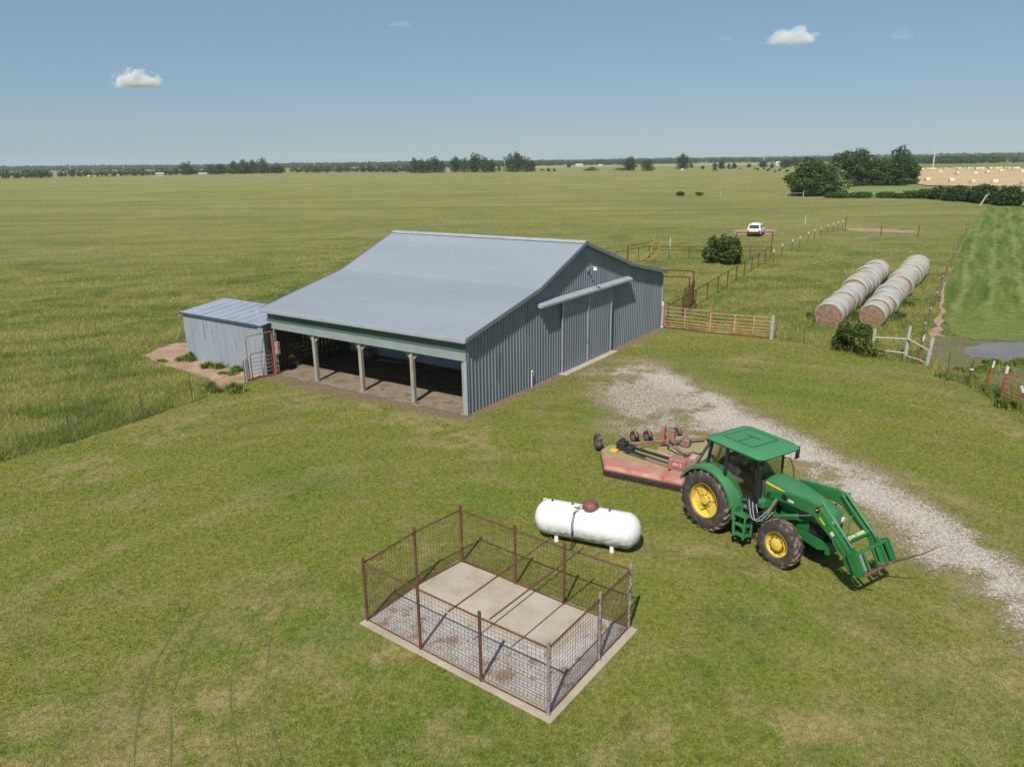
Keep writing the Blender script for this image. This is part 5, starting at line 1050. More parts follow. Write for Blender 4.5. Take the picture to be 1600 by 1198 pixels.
P = [(-2.16, -.66, 1.08), (-2.16, .66, 1.08), (-1.90, .58, 1.50), (-1.90, -.58, 1.50)]; MB().loft([P, [(a-.03, c_, d) for a, c_, d in P]]).build('rear_window', CG, car_)
for s_ in (-1, 1):
    P = [(-1.75, s_*.80, 1.08), (.9, s_*.79, 1.08), (.5, s_*.75, 1.45), (-1.65, s_*.75, 1.45)]; MB().loft([P, [(a, c_+s_*.012, d) for a, c_, d in P]]).build('side_window', CG, car_)
    MB().box(-2.29, -2.24, s_*.72-.10, s_*.72+.10, .62, .86).build('tail_light', flat('old_tail_lens', (.22, .03, .02)), car_)
    for xx in (-1.45, 1.45): w__ = MB().lathe([(.2, -.1), (.31, -.1), (.33, 0), (.31, .1), (.2, .1)], (xx, s_*.80, .33), 'y', 18).build('wheel', SIDE, car_)
MB().box(-2.36, -2.24, -.86, .86, .40, .56, .02).build('bumper', BLK, car_)
MB().box(-2.262, -2.25, -.45, .45, .64, .78).build('tailgate_panel', mottled('tan_panel', (.60, .46, .32), (.70, .56, .42), 3), car_)
for s_ in (-1, 1): MB().tube([(-1.7, s_*.55, 1.68), (.3, s_*.55, 1.69)], .02, 6).build('roof_rail', BLK, car_)
# ============================================================ CATTLE
cowb = mottled('black_hide', (.012, .010, .009), (.03, .022, .018), 3, .7); cowt = mottled('tan_hide', (.34, .17, .08), (.44, .25, .13), 3, .8); coww = mottled('cream_hide', (.55, .47, .36), (.70, .62, .52), 3, .8)
def cow(mat, name='cow'):
    b = MB(); vs = []
    me = bpy.data.meshes.new('cow'); v = [(0, 0, 1.05), (-.55, 0, 1.10), (.55, 0, 1.02), (.95, 0, 1.12), (1.22, 0, .80), (1.42, 0, .52), (-.75, 0, 1.15), (-.88, 0, .75), (-.86, 0, .42)]
    r_ = [.36, .33, .33, .20, .13, .09, .12, .03, .04]; e = [(0, 1), (0, 2), (2, 3), (3, 4), (4, 5), (1, 6), (6, 7), (7, 8)]
    for s_ in (-1, 1):
        for (px, root, bend) in ((.55, 2, .04), (-.55, 1, -.10)):
            i = len(v); v += [(px, s_*.20, .78), (px+bend, s_*.20, .40), (px, s_*.20, .04)]; r_ += [.15, .075, .06]; e += [(root, i), (i, i+1), (i+1, i+2)]
    me.from_pydata(v, e, []); o = bpy.data.objects.new(name, me); COL.objects.link(o); m_ = o.modifiers.new('skin', 'SKIN'); sv = me.skin_vertices[0].data
    for i, rr in enumerate(r_): sv[i].radius = (rr, rr*(1.15 if i < 3 else 1)); 
    sv[0].use_root = True; sb = o.modifiers.new('sub', 'SUBSURF'); sb.levels = 1; sb.render_levels = 1
    dg = bpy.context.evaluated_depsgraph_get(); me2 = bpy.data.meshes.new_from_object(o.evaluated_get(dg)); bpy.data.objects.remove(o); me2.materials.clear(); me2.materials.append(mat)
    o = bpy.data.objects.new(name, me2); COL.objects.link(o)
    h_ = MB().loft([[(1.40+dx, y, z) for y, z in ((-.07, .46), (.07, .46), (.08, .60), (-.08, .60))] for dx in (-.04, .10)]).build('muzzle', mat, o)
    for s_ in (-1, 1): MB().tube([(1.25, s_*.08, .90), (1.20, s_*.22, .92)], .04, 5, .02).build('ear', mat, o)
    return o
cows = [(745, 243, 'b', 'large black cow standing left of the two small trees', 1.9, 0), (905, 226, 'b', 'black cow under the small trees', 1.3, 0), (1000, 225, 'b', 'small dark cow in the middle of the far pasture', 1.2, 0), (1045, 219, 't', 'tan cow just right of the small dark cow', 1.2, 0), (1150, 227, 'b', 'leftmost black cow of the herd', 1.4, 0), (1178, 238, 'b', 'second black cow from the left of the herd, walking', 1.6, 1.2), (1240, 232, 'b', 'dark cow in front of the round far tree', 1.5, 1.4), (1275, 247, 'b', 'black cow in a close pair, the front one', 1.5, 1.1), (1291, 237, 'b', 'black cow in a close pair, the rear one', 1.5, 1.5),
        (1345, 258, 'b', 'black cow seen end-on, lowest of the herd', 1.5, 1.5), (1370, 247, 't', 'large tan cow in the middle of the herd', 2.2, 1.0), (1394, 243, 'b', 'black cow right of the tan cow', 1.4, .6), (1412, 224, 'b', 'small black cow at the back of the herd', 1.2, 0), (1440, 221, 'b', 'rearmost black cow beside the near tree', 1.3, 0), (1450, 252, 't', 'tan calf beside the right-hand black cow', 1.0, .9), (1467, 255, 'b', 'rightmost black cow next to the big near tree', 1.6, .4), (425, 246, 'w', 'cream cow standing before the tall lone tree', 2.2, .3), (1055, 226, 't', 'brown cow lying low in the middle of the far pasture', 1.0, 0)]
cproto = {'b': cow(cowb), 't': cow(cowt), 'w': cow(coww)}; cused = set()
for a, c_, k, lab, s, rz in cows:
    q = G(1000+a/6.4, 230+c_/6.4); rz = rz+random.uniform(-.3, .3)
    if k not in cused: o = cproto[k]; cused.add(k); o.location = q; o.rotation_euler = (0, 0, rz); o['label'] = lab
    else: o = dup(cproto[k], q, rz, lab)
    s = min(s, 1.9); o.scale = (s, s, s*.85); tag(o, None, 'cow', 'cattle grazing in the far pasture')
for (u, v, lab) in ((617, 271.3, 'tiny black cow left of the first far tree clump'), (846.5, 268.5, 'tiny black cow right of the third far tree clump')):
    o = dup(cproto['b'], G(u, v), .2, lab); o['group'] = 'cattle grazing in the far pasture'; o['category'] = 'cow'; o.scale = (2, 2, 1.6)
# ============================================================ TREES, HEDGE, FAR LANDSCAPE
def leafmat(name, dark, mid, light, tr=.3):
    m = NT(name, .75, .2); g = m.n('ShaderNodeNewGeometry'); c = m.ramp(g.outputs['Random Per Island'], [(0, dark), (.5, mid), (1, light)])
    n = m.noise(m.pos(obj=True), .35, 4); c = m.mix(1, c, m.ramp(n, [(.35, (.72, .75, .7)), (.65, (1.25, 1.2, 1.2))]), 'MULTIPLY'); m.color(c)
    t = m.n('ShaderNodeBsdfTranslucent'); m.l(c, t.inputs[0]); ms = m.n('ShaderNodeMixShader'); ms.inputs[0].default_value = tr
    m.l(m.b.outputs[0], ms.inputs[1]); m.l(t.outputs[0], ms.inputs[2]); m.l(ms.outputs[0], m.t.nodes['Material Output'].inputs[0]); return m.m
LF = leafmat('oak_leaves', (.030, .062, .014), (.068, .118, .028), (.125, .180, .048)); LF2 = leafmat('pale_leaves', (.09, .14, .04), (.18, .24, .09), (.36, .40, .24)); LF3 = leafmat('bush_leaves', (.03, .06, .012), (.075, .12, .025), (.17, .20, .05))
LFR = leafmat('forest_leaves', (.034, .058, .018), (.060, .095, .028), (.095, .135, .042), .25); BARK = mottled('bark', (.07, .055, .04), (.14, .11, .085), 4, .95, .1, bump=.5)
def leaves(cells, n, size, seed, flat_=.0, minz=-1e9, aspect=.75):
    """n leaf-clump quads spread through the shells of ellipsoid cells (x,y,z,rx,ry,rz)"""
    g = np.random.default_rng(seed); C_ = np.array(cells, float); vol = C_[:, 3]*C_[:, 4]*C_[:, 5]; w_ = vol**.75; idx = g.choice(len(C_), n, p=w_/w_.sum())
    d = g.normal(size=(n, 3)); d /= np.linalg.norm(d, axis=1)[:, None]; rad = g.uniform(.35, 1, n)**.45
    lump = 1+.16*np.sin(d[:, 0]*5+idx)*np.sin(d[:, 1]*6+idx*2)+.10*np.sin(d[:, 2]*9+idx*3)
    p = C_[idx, :3]+d*(rad*lump)[:, None]*C_[idx, 3:]; k = p[:, 2] > minz; p, d, idx = p[k], d[k], idx[k]; n = len(p)
    nrm = d*.8+g.normal(size=(n, 3))*.75+np.array([0, 0, .35]); nrm /= np.linalg.norm(nrm, axis=1)[:, None]
    a = np.cross(nrm, g.normal(size=(n, 3))); a /= np.linalg.norm(a, axis=1)[:, None]; b = np.cross(nrm, a); s = size*g.uniform(.55, 1.3, n)[:, None]/2
    v = np.stack([p-a*s, p-b*s*aspect, p+a*s, p+b*s*aspect*.9+nrm*s*.3], 1).reshape(-1, 3); return v, np.arange(4*n).reshape(-1, 4)
def crown_cells(h, w_, base, seed, n=14, top=1.0):
    g = random.Random(seed); out = []
    for i in range(n):
        t = (i+.5)/n; z = base+(h-base)*t; prof = math.sqrt(max(.08, 1-((t-.40)/.64)**2)); rr = w_/2*prof*.62; a = i*2.4+g.uniform(-.4, .4); r_ = g.uniform(.35, .62)*w_/2*prof
        s = g.uniform(.75, 1.2); out.append((math.cos(a)*r_, math.sin(a)*r_, z-(h*.06), rr*s, rr*s, (h-base)*.17*s))
    out.append((0, 0, base+(h-base)*.45, w_*.30, w_*.30, (h-base)*.36)); return out
def treeparts(t, h, w_, base, seed, nl, size, mat, n=14, branches=5, minz=.3):
    g = random.Random(seed); r = h*.022+.08; b = MB(); lean = g.uniform(-.05, .05)*h
    b.tube([(0, 0, -.2), (lean*.3, 0, h*.25), (lean, lean*.5, h*.55), (lean*1.2, lean, h*.8)], r, 9, r*.25)
    cells = crown_cells(h, w_, base, seed, n)
    for i in range(branches):
        c = cells[g.randrange(len(cells)-1)]; z0 = h*g.uniform(.18, .45); b.tube([(lean*.4, 0, z0), (c[0]*.5, c[1]*.5, (z0+c[2])/2+.3), (c[0], c[1], c[2])], r*.45, 6, r*.1)
    b.build('trunk', BARK, t)
    v, f = leaves(cells, nl, size, seed, minz=minz); o = np_mesh('crown', v, f, mat, 4); o.parent = t; return cells
def tree(name, label, u, v, h, w_, base, seed, nl=9000, size=.42, mat=None, group=None, cat='tree', n=14, minz=.3, z=0):
    t = thing(name, label, cat, G(u, v), 0, group); treeparts(t, h, w_, base, seed, nl, size, mat or LF, n, minz=minz); return t
gr = 'trees by the stubble field'
tree('broadleaf_tree', 'large dark broadleaf tree at the near left of the tree group by the stubble field', 1266, 306, 9.0, 12.2, .6, 3, 15000, .55, LF, gr, n=18)
tree('broadleaf_tree', 'smaller paler tree with light seed heads on the right flank of the near tree', 1299, 305, 7.0, 8.2, .2, 4, 8000, .5, LF2, gr, n=12, minz=.2)
tree('broadleaf_tree', 'tall rounded tree at the middle of the group, left one of the back pair', 1317, 291, 11.6, 12, 1.0, 5, 14000, .6, LF, gr, n=20)
tree('broadleaf_tree', 'tall broad tree at the middle of the group, right one of the back pair', 1341, 290, 12.0, 11.5, 1.0, 6, 12000, .6, LF, gr, n=18)
tree('broadleaf_tree', 'lower bushy tree between the rounded back pair and the slim tree', 1369, 290, 9.0, 11.5, .3, 7, 9000, .6, LF, gr, n=14)
tree('broadleaf_tree', 'slim tall open-crowned tree at the right end of the group', 1400, 290, 12.6, 9.5, .6, 8, 9000, .55, LF, gr, n=16)
tree('broadleaf_tree', 'low spreading tree leaning right at the edge of the stubble field', 1419, 288, 8.4, 8.5, .2, 9, 6500, .55, LF, gr, n=12)
def bush(name, label, u, v, h, w_, seed, nl, size, mat, wy=None, cat='bush', group=None, q=None):
    q = q or G(u, v); t = thing(name, label, cat, q, 0, group); g = random.Random(seed); wy = wy or w_
    cells = [(0, 0, h*.38, w_*.27, wy*.27, h*.36)]
    for i in range(14): a = g.uniform(0, 6.28); r_ = g.uniform(.15, .48); s = g.uniform(.10, .24); cells.append((math.cos(a)*r_*w_, math.sin(a)*r_*wy, h*g.uniform(.25, .72), w_*s, wy*s, h*g.uniform(.2, .32)))
    b = MB()
    for i in range(7):
        c = cells[i+1]; b.tube([(c[0]*.15, c[1]*.15, 0), (c[0]*.6, c[1]*.6, c[2]*.6), (c[0], c[1], c[2])], .02+.006*h, 5, .008)
    b.build('stems', BARK, t); vv, f = leaves(cells, nl, size, seed, minz=.03); o = np_mesh('foliage', vv, f, mat, 4); o.parent = t; return t
bush('bush', 'big dark round bush inside the corral', 1130, 411, 2.7, 4.1, 21, 9000, .22, LF3)
bush('bush', 'dark green bush at the left end of the wooden corner fence', 1330, 549, 1.6, 1.9, 22, 7000, .11, LF3, group='bushes at the yard edge')
bush('bush', 'small yellow-green shrub sprouting in front of the dark fence bush', 1354, 556, 1.15, 1.25, 23, 2600, .10, leafmat('yellow_leaves', (.10, .14, .02), (.20, .24, .05), (.32, .34, .09)), group='bushes at the yard edge')
for i, (u, v, h, w_, lab) in enumerate(((1062, 306, 1.1, 2.0, 'larger dark shrub standing alone in the open pasture'), (1092, 306, .9, 1.6, 'smaller dark shrub standing alone in the open pasture'), (968, 267, 3, 14, 'low dark thicket in the far pasture left of two lone trees'), (925, 267, 2.5, 14, 'low thin thicket in the far pasture')) ): bush('shrub', lab, u, v, h, w_, 30+i, 1500, .5, LF, cat='shrub')
WEED = leafmat('weed_leaves', (.09, .15, .025), (.17, .23, .05), (.28, .32, .09))
def weeds(label, u, v, h, w_, seed, q=None, n=None):
    g = np.random.default_rng(seed); q = q or G(u, v); n = n or int(900*w_); t = thing('weed_clump', label, 'weeds', q)
    nc = max(3, int(w_*5)); cx, cy = g.uniform(-.5, .5, nc)*w_, g.uniform(-.3, .3, nc)*min(w_, 1.2); ch = h*g.uniform(.45, 1.0, nc); k = g.integers(0, nc, n)
    r_ = g.normal(size=n)*.13; a = g.uniform(0, 2*PI, n); x, y = cx[k]+r_*np.cos(a), cy[k]+r_*np.sin(a); hh = ch[k]*g.uniform(.35, 1, n); z0 = g.uniform(0, .5, n)*hh
    b_ = g.uniform(0, 2*PI, n); wd = g.uniform(.015, .04, n); le = g.uniform(.3, 1.0, n)*hh*.6; dx, dy = -np.sin(b_)*wd, np.cos(b_)*wd
    V = np.stack([np.stack([x-dx, y-dy, z0], -1), np.stack([x+dx, y+dy, z0], -1), np.stack([x+np.cos(b_)*le, y+np.sin(b_)*le, hh], -1)], 1).reshape(-1, 3)
    o = np_mesh('foliage', V, np.arange(3*n).reshape(-1, 3), WEED, 3); o.parent = t
    b = MB()
    for i in range(min(nc, 6)): b.tube([(cx[i], cy[i], 0), (cx[i]+.03, cy[i], ch[i]*.8)], .008, 4)
    b.build('stems', WEED, t); return t
for i, (u, v, h, w_, lab) in enumerate(((290, 563, .55, 1.0, 'green weed clump at the left corner of the shed'), (330, 575, .4, 1.1, 'low weeds along the middle of the shed wall'), (365, 583, .38, 1.0, 'low weeds along the right part of the shed wall'), (352, 612, .55, 1.6, 'tall weeds at the edge of the dirt path'), (258, 565, .2, .5, 'tiny green tuft on the dirt path'),
        (1580, 569, .4, 2.6, 'yellow-green weeds on the near bank of the pond'), (1535, 580, .35, 2.2, 'dark weeds between the pond and the red posts'), (1590, 640, .5, 1.6, 'dark green weeds under the leaning red post'), (1497, 592, .32, 1.8, 'weeds at the foot of the pond wire fence'))):
    weeds(lab, u, v, h, w_, 50+i)
# weeds around the feet of the old bales
for i, (u, v, w_) in enumerate(((1278, 497, 1.6), (1312, 500, 1.8), (1350, 497, 1.5), (1385, 500, 1.8), (1408, 480, 1.6), (1338, 480, 1.4))):
    weeds(['light weeds before the left corner of the left front bale', 'light weeds before the right half of the left front bale', 'light weeds between the two front bales', 'light weeds before the right front bale', 'light weeds beside the second bale of the right row', 'light weeds in the gap between the two bale rows'][i], u, v, .75, w_, 90+i)
# hedge
HP = [G2(1302, 309), G2(1370, 309), G2(1440, 310), G2(1500, 315), G2(1560, 320), G2(1640, 325)]
hd = thing('hedge', 'long dark overgrown hedge between the pasture and the stubble field', 'hedge', (*HP[0], 0)); cells = []; g_ = random.Random(77)
for i in range(len(HP)-1):
    a, b_ = HP[i], HP[i+1]; L = math.dist(a, b_); n = max(2, int(L/2.2))
    for k in range(n):
        t_ = k/n; f_ = (i+t_)/(len(HP)-1); hh = 1.4+2.0*sstep(.25, .6, f_); s = g_.uniform(.75, 1.2); cells.append((a[0]+(b_[0]-a[0])*t_+g_.uniform(-1.2, 1.2)-HP[0][0], a[1]+(b_[1]-a[1])*t_+g_.uniform(-1.6, 1.6)-HP[0][1], hh*.42*s, 2.0*s, 2.6*s, hh*.55*s))
v, f = leaves(cells, 30000, .42, 78, minz=.02); o = np_mesh('foliage', v, f, leafmat('hedge_leaves', (.028, .058, .014), (.06, .105, .026), (.10, .155, .04)), 4); o.parent = hd
b = MB()
for c_ in cells[::3]: b.tube([(c_[0], c_[1], 0), (c_[0]+.3, c_[1], c_[2]*1.5)], .05, 5, .02)
b.build('stems', BARK, hd)
# far trees: a few prototypes, copied
fprot = []
for i, (h, w_, base) in enumerate(((12, 13, 1.0), (12, 10, 1.2), (12, 15, .8), (12, 8, 1.8))):
    t = thing('far_tree', '', 'tree', (0, 0, 0)); treeparts(t, h, w_, base, 60+i, 2600, .75, LFR, 12, 3); fprot.append(t)
fused = [False]*4
def fartree(i, u, v, topv, wpx, label, group):
    q = G(u, v); d = math.hypot(q[0], q[1]); pm = FPX/(d*math.cos(PITCH)) if False else FPX/((q[1]*cp+CH*sp)); h = (v-topv)/pm; wd = wpx/pm; bw = (13, 10, 15, 8)[i]
    sc_ = (wd/bw, wd/bw, h/12*1.03); rz = random.uniform(0, 6.28)
    if not fused[i]: o = fprot[i]; fused[i] = True; o.location = q; o.rotation_euler = (0, 0, rz); o['label'] = label
    else: o = dup(fprot[i], q, rz, label)
    o['group'] = group; o.scale = sc_; return o
FT = [(293, 273.5, 254, 25, 'round lone tree left of the far left tree clump'), (346, 272.5, 257, 22, 'low tree just left of the far left clump'), (330, 273, 259, 18, 'lowest small tree left of the far left clump'), (368, 272, 254, 20, 'leftmost tall tree of the far left clump'), (382, 272, 250.5, 22, 'second tall tree of the far left clump'), (396, 271.5, 251, 20, 'third tall tree of the far left clump'), (411, 271.5, 249, 24, 'tallest tree at the right end of the far left clump'), (433, 271, 259, 20, 'low tree right of the far left clump')]
names1 = ['leftmost tree', 'second tree', 'third tree', 'fourth tree', 'rightmost tree']
for cl, (lst) in {'first clump in mid-horizon': [(648, 271, 248, 20), (659, 271, 250, 18), (669, 270.5, 251, 18), (680, 270, 247.5, 20), (690, 270, 252, 16)], 'second clump in mid-horizon': [(712, 269.5, 246, 22), (726, 269.5, 249, 20), (743, 269.5, 242.5, 24), (757, 270, 246, 20), (768, 269.5, 250, 18)], 'third clump in mid-horizon': [(796, 269, 243, 22), (809, 269, 241.5, 24), (822, 269, 246, 18), (831, 268.5, 251, 14)]}.items():
    for k, (u, v, tp_, w_) in enumerate(lst): FT.append((u, v, tp_, w_, f'{names1[k] if k < len(lst)-1 else names1[4]} of the {cl}'))
FT += [(780, 268, 259, 8, 'tiny tree between the second and third clump'), (857, 268, 263.5, 6, 'left one of two tiny trees right of the third clump'), (866, 268, 263.5, 6, 'right one of two tiny trees right of the third clump'), (889, 262, 257, 8, 'tiny tree before the far white house'), (925, 266.5, 261, 14, 'low bush-like tree in the middle distance'),
       (984, 267, 247, 20, 'left one of the two lone round trees'), (1011, 267.5, 249, 22, 'right one of the two lone round trees'), (1067, 265, 241.5, 23, 'tall solitary tree behind the cream cow'), (1080, 263, 255, 8, 'tiny tree right of the tall solitary tree'), (1098, 264.5, 259.5, 6, 'small round shrub tree right of the solitary tree'), (1117, 263.5, 254.5, 9, 'left one of two small trees behind the black cow'), (1127, 264.5, 251.5, 12, 'right one of two small trees behind the black cow'), (1138.5, 264, 256, 7, 'left one of a tiny pair of trees'), (1147, 264, 255.5, 8, 'right one of a tiny pair of trees'), (1170, 262, 256, 9, 'tiny tree left of the herd'), (1192, 262, 251.5, 16, 'round tree above the herd'), (1206, 263.5, 255, 9, 'small tree right of the round tree above the herd'), (1228, 261.5, 250, 22, 'tree beside the far white shed'), (1243, 260, 246, 22, 'tree half hidden behind the large near tree')]
for k, (u, v, tp_, w_, lab) in enumerate(FT): fartree(k % 4, u, v, tp_, w_, lab, 'far trees along the horizon')
# woods that read as one mass
def forest(name, label, pts, rows, gap, hmin, hmax, seed, quads=110, mat=LFR):
    g = np.random.default_rng(seed); P_ = []
    for (a, b_) in zip(pts, pts[1:]):
        L = math.dist(a, b_); n = max(2, int(L/gap)); nx, ny = -(b_[1]-a[1])/L, (b_[0]-a[0])/L
        for r_ in range(rows):
            t = (np.arange(n)+g.uniform(0, 1, n))/n; o_ = r_*gap*1.4+g.uniform(-gap*.5, gap*.5, n); P_.append(np.stack([a[0]+(b_[0]-a[0])*t+nx*o_, a[1]+(b_[1]-a[1])*t+ny*o_, np.full(n, r_)], -1))
    P_ = np.concatenate(P_); hs = g.uniform(hmin, hmax, len(P_))*(.85+.3*vnoise(P_[:, 0], P_[:, 1], gap*9, seed))
    n = len(P_)*quads; idx = np.repeat(np.arange(len(P_)), quads); d = g.normal(size=(n, 3)); d /= np.linalg.norm(d, axis=1)[:, None]; d[:, 2] = d[:, 2]; h = hs[idx]; rad = g.uniform(.5, 1, n)[:, None]
    c = np.stack([P_[idx, 0], P_[idx, 1], h*.52], -1); p = c+d*rad*np.stack([h*.48*gap/8, h*.48*gap/8, h*.48], -1); p[:, 2] = np.maximum(p[:, 2], .3)
    nrm = d+g.normal(size=(n, 3))*.6+np.array([0, 0, .3]); nrm /= np.linalg.norm(nrm, axis=1)[:, None]; a = np.cross(nrm, g.normal(size=(n, 3))); a /= np.linalg.norm(a, axis=1)[:, None]; b_ = np.cross(nrm, a); s = (h*.085*g.uniform(.6, 1.3, n)*max(1, gap/9))[:, None]
    v = np.stack([p-a*s, p-b_*s, p+a*s, p+b_*s], 1).reshape(-1, 3); o = np_mesh(name, v, np.arange(4*n).reshape(-1, 4), mat, 4); return tag(o, label, 'woods', None, 'stuff')
forest('left_woods', 'dark belt of woods along the far left edge of the pasture', [G2(-60, 283), G2(0, 280.5), G2(110, 277.5), G2(260, 274.5), G2(330, 273), G2(450, 270.8), G2(560, 270), G2(640, 270)], 4, 9, 5, 9, 1)
forest('middle_woods', 'belt of woods beyond the pale field in the middle distance', [G2(700, 262), G2(836, 259.5), G2(960, 257.8), G2(1100, 255), G2(1240, 253.5), G2(1300, 253.5)], 5, 11, 7, 10, 2)
forest('right_woods', 'belt of woods behind the stubble field on the right', [G2(1380, 254), G2(1440, 257), G2(1520, 256.5), G2(1600, 255), G2(1700, 255)], 5, 9, 6.5, 9, 3)
def ringpt(deg, d): return (d*math.sin(R(deg)), d*math.cos(R(deg)))
forest('distant_ridge_woods', 'bluish wooded ridges along the whole horizon', [ringpt(a, 2600+500*math.sin(a*.11)) for a in range(-46, 47, 4)], 5, 24, 9, 14, 4, 60)
forest('distant_ridge_woods', 'faint outermost woods on the horizon skyline', [ringpt(a, 4300+600*math.sin(a*.07+1)) for a in range(-46, 47, 4)], 3, 40, 11, 17, 5, 40)
# far posts, masts, houses
for (u, v, h, lab) in ((1126, 308, 1.5, 'lone pale post at the left end of the old rail in the pasture'), (1228, 309, 1.6, 'white post left of the near large tree'), (1255, 309, 1.7, 'white post under the near large tree')):
    q = G(u, v); o = MB().tube([q, (q[0], q[1], h)], .11, 6).build('fence_post', WOODW); tag(o, lab, 'post', 'far pale posts')
qa, qb = G(1228, 309), G(1255, 309); o = MB().tube([(qa[0], qa[1], 1.1), (qb[0], qb[1], 1.15)], .05, 6).build('fence_rail', WOODW); tag(o, 'pale rail between the two white posts under the near large tree', 'rail')
q = G(1535, 322); o = MB().tube([(q[0]-.5, q[1], 0), (q[0]+.5, q[1], 2.2)], .22, 7, .12).tube([(q[0]+.1, q[1], 1.2), (q[0]+1.0, q[1], 2.6)], .10, 6, .06).build('dead_trunk', WOODW); tag(o, 'leaning dead pale tree stump in front of the dark hedge', 'stump')
MAST = flat('mast_white', (.70, .72, .74), .5)
def mast(label, u, v, topv, w_=.5, legs=True):
    q = G(u, v); pm = FPX/(q[1]*cp+CH*sp); h = (v-topv)/pm; t = thing('radio_mast', label, 'mast', q, 0, 'thin pale masts on the horizon')
    for a in (0, 120, 240): MB().tube([(w_*math.cos(R(a)), w_*math.sin(R(a)), 0), (w_*.25*math.cos(R(a)), w_*.25*math.sin(R(a)), h)], .14, 4).build('leg', MAST, t)
    b = MB(); n = int(h/2.2)
    for i in range(n):
        z = h*i/n; k = 1-.75*z/h; P_ = [(w_*k*math.cos(R(a)), w_*k*math.sin(R(a)), z) for a in (0, 120, 240)]
        for j in range(3): b.bar(P_[j], (P_[(j+1) % 3][0], P_[(j+1) % 3][1], z+h/n*.9), .06)
    b.build('bracing', MAST, t); return t
mast('white mast standing at the back of the stubble field', 1457.5, 262.5, 237, .55)
mast('small white mast above the grazing herd', 1192.5, 259, 244.5, .5); mast('faint mast at the far left above the woods', 112, 276, 262, .35); mast('pale mast above the woods left of the round lone tree', 195, 275, 261.5, .5); mast('pale mast right of the far left clump', 492, 270, 254.5, .55)
mast('faint pole in front of the third mid-horizon clump', 788.5, 268.5, 247, .3)
HW = flat('house_white', (.72, .72, .70), .7)
def house(label, u, v, wpx, hpx, roofc):
    q = G(u, v); pm = FPX/(q[1]*cp+CH*sp); L, h = wpx/pm, hpx/pm; t = thing('farmhouse', label, 'house', q, -math.atan2(q[0], q[1]), 'far farm buildings'); d_ = L*.5
    MB().prism([(-d_/2, 0), (d_/2, 0), (d_/2, h*.55), (0, h*.97), (-d_/2, h*.55)], 'x', -L/2, L/2).build('wall', HW, t)
    MB().prism([(-d_/2-.5, h*.52), (0, h), (d_/2+.5, h*.52), (d_/2+.5, h*.60), (0, h*1.08), (-d_/2-.5, h*.60)], 'x', -L/2-.4, L/2+.4).build('roof', roofc, t)
    for k in (-.3, 0, .3): MB().box(L*k-L*.045, L*k+L*.045, -d_/2-.06, -d_/2-.01, h*.12, h*.42).build('window' if k else 'door', CG, t)
house('white house with grey roof at the far left woods', 250, 275, 11, 4.5, flat('grey_roof', (.4, .42, .45))); house('white and reddish low building right of the round lone tree', 317, 273.6, 12, 3.2, flat('pinkish_roof', (.62, .45, .40)))
house('pale house in the fields beyond the third clump', 905, 260.5, 11, 4.0, flat('pale_roof', (.5, .45, .42))); house('white shed to the right of the herd', 1216, 258.5, 6, 5, HW); house('tiny pale building at the middle horizon', 938, 259.6, 6, 2.5, flat('pale_roof2', (.6, .58, .55)))
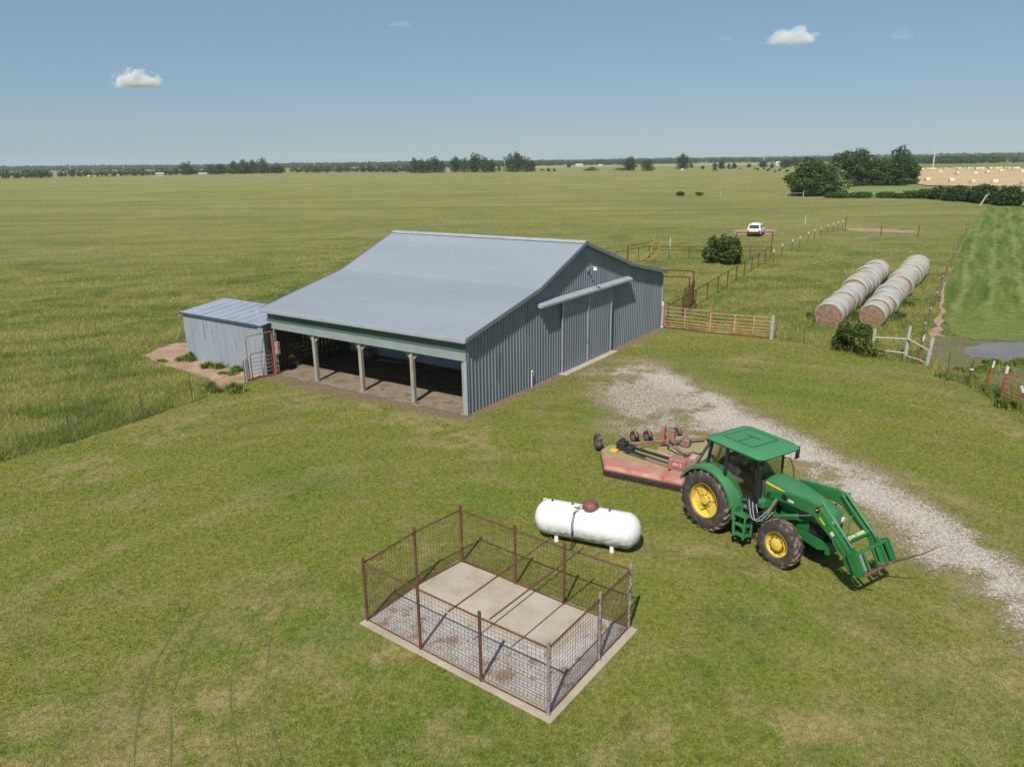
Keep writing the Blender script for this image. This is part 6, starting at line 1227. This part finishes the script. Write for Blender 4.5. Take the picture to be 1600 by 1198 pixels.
# ============================================================ CLOUDS
def cloud(name, label, u, v, wpx, hpx, dist, dens, seed):
    d = Fv*FPX+Rv*(u-800)+Uv*(599-v); d = d/np.linalg.norm(d)*dist; pm = FPX/dist
    W, H = wpx/pm/2*1.25, hpx/pm*1.25; m = bpy.data.materials.new(name); m.use_nodes = True; t = m.node_tree; t.nodes.clear()
    out = t.nodes.new('ShaderNodeOutputMaterial'); pv = t.nodes.new('ShaderNodeVolumePrincipled'); pv.inputs['Color'].default_value = (.93, .94, .96, 1); pv.inputs['Anisotropy'].default_value = -.35
    tc = t.nodes.new('ShaderNodeTexCoord'); ns = t.nodes.new('ShaderNodeTexNoise'); ns.inputs['Scale'].default_value = 1.0; ns.inputs['Detail'].default_value = 5; ns.inputs['Roughness'].default_value = .55
    mp = t.nodes.new('ShaderNodeMapping'); mp.inputs['Scale'].default_value = (2.6/W, 2.6/W, 2.6/W*1.3); mp.inputs['Location'].default_value = (seed, 0, 0); t.links.new(tc.outputs['Object'], mp.inputs[0]); t.links.new(mp.outputs[0], ns.inputs[0])
    m2 = t.nodes.new('ShaderNodeMapping'); m2.inputs['Scale'].default_value = (1/W, 1/(W*.7), 1/H); t.links.new(tc.outputs['Object'], m2.inputs[0]); ln = t.nodes.new('ShaderNodeVectorMath'); ln.operation = 'LENGTH'; t.links.new(m2.outputs[0], ln.inputs[0])
    def mt(op, a, b):
        x = t.nodes.new('ShaderNodeMath'); x.operation = op
        for s, k in ((x.inputs[0], a), (x.inputs[1], b)):
            if isinstance(k, (int, float)): s.default_value = k
            else: t.links.new(k, s)
        return x.outputs[0]
    f = mt('SUBTRACT', mt('ADD', mt('MULTIPLY', ns.outputs[0], 1.5), .12), ln.outputs['Value']); f = mt('MAXIMUM', mt('MULTIPLY', f, 5), 0); f = mt('MINIMUM', f, 1)
    sep = t.nodes.new('ShaderNodeSeparateXYZ'); t.links.new(m2.outputs[0], sep.inputs[0]); fb_ = mt('MINIMUM', mt('MAXIMUM', mt('MULTIPLY', sep.outputs[2], 9), 0), 1)
    t.links.new(mt('MULTIPLY', mt('MULTIPLY', f, fb_), dens), pv.inputs['Density']); t.links.new(pv.outputs[0], out.inputs['Volume'])
    prof = [(.001, 0)]+[(math.cos(R(a)), math.sin(R(a))) for a in range(0, 90, 10)]+[(.001, 1)]
    b = MB().lathe([(r_*1.05, z*1.05-.02) for r_, z in prof], (0, 0, 0), 'z', 24); b.v = [(x*W, y*W*.7, z*H) for x, y, z in b.v]; o = b.build(name, m); o.location = (d[0], d[1], d[2]+CH-H*.45); return tag(o, label, None, None, 'structure')
cloud('cloud', 'small white flat-bottomed cloud in the left of the sky', 212, 122, 56, 20, 5200, .035, 1.3)
cloud('cloud', 'small white lens-shaped cloud in the upper right of the sky', 1238, 56, 66, 18, 5200, .012, 7.7)
cloud('cloud', 'faint cloud wisp in the upper left of the sky', 627, 37, 34, 8, 5200, .0018, 3.1)
cloud('cloud', 'faint cloud wisp at the right of the sky', 1410, 52, 32, 14, 5200, .0012, 12.1)
cloud('cloud', 'tiny faint cloud wisp left of the lens-shaped cloud', 1134, 59, 20, 7, 5200, .002, 5.5)
sc.cycles.volume_bounces = 3
# ============================================================ HAZE
hz = MB().box(-7000, 7000, -400, 7000, -1.5, 75).build('haze'); hz['kind'] = 'stuff'; hz['label'] = 'thin blue-grey summer haze over the far fields'
hm = bpy.data.materials.new('haze_air'); hm.use_nodes = True; t = hm.node_tree; t.nodes.clear(); out = t.nodes.new('ShaderNodeOutputMaterial'); pv = t.nodes.new('ShaderNodeVolumePrincipled')
pv.inputs['Color'].default_value = (.72, .84, .98, 1); pv.inputs['Density'].default_value = .00010; pv.inputs['Anisotropy'].default_value = .0; t.links.new(pv.outputs[0], out.inputs['Volume']); hz.data.materials.append(hm)
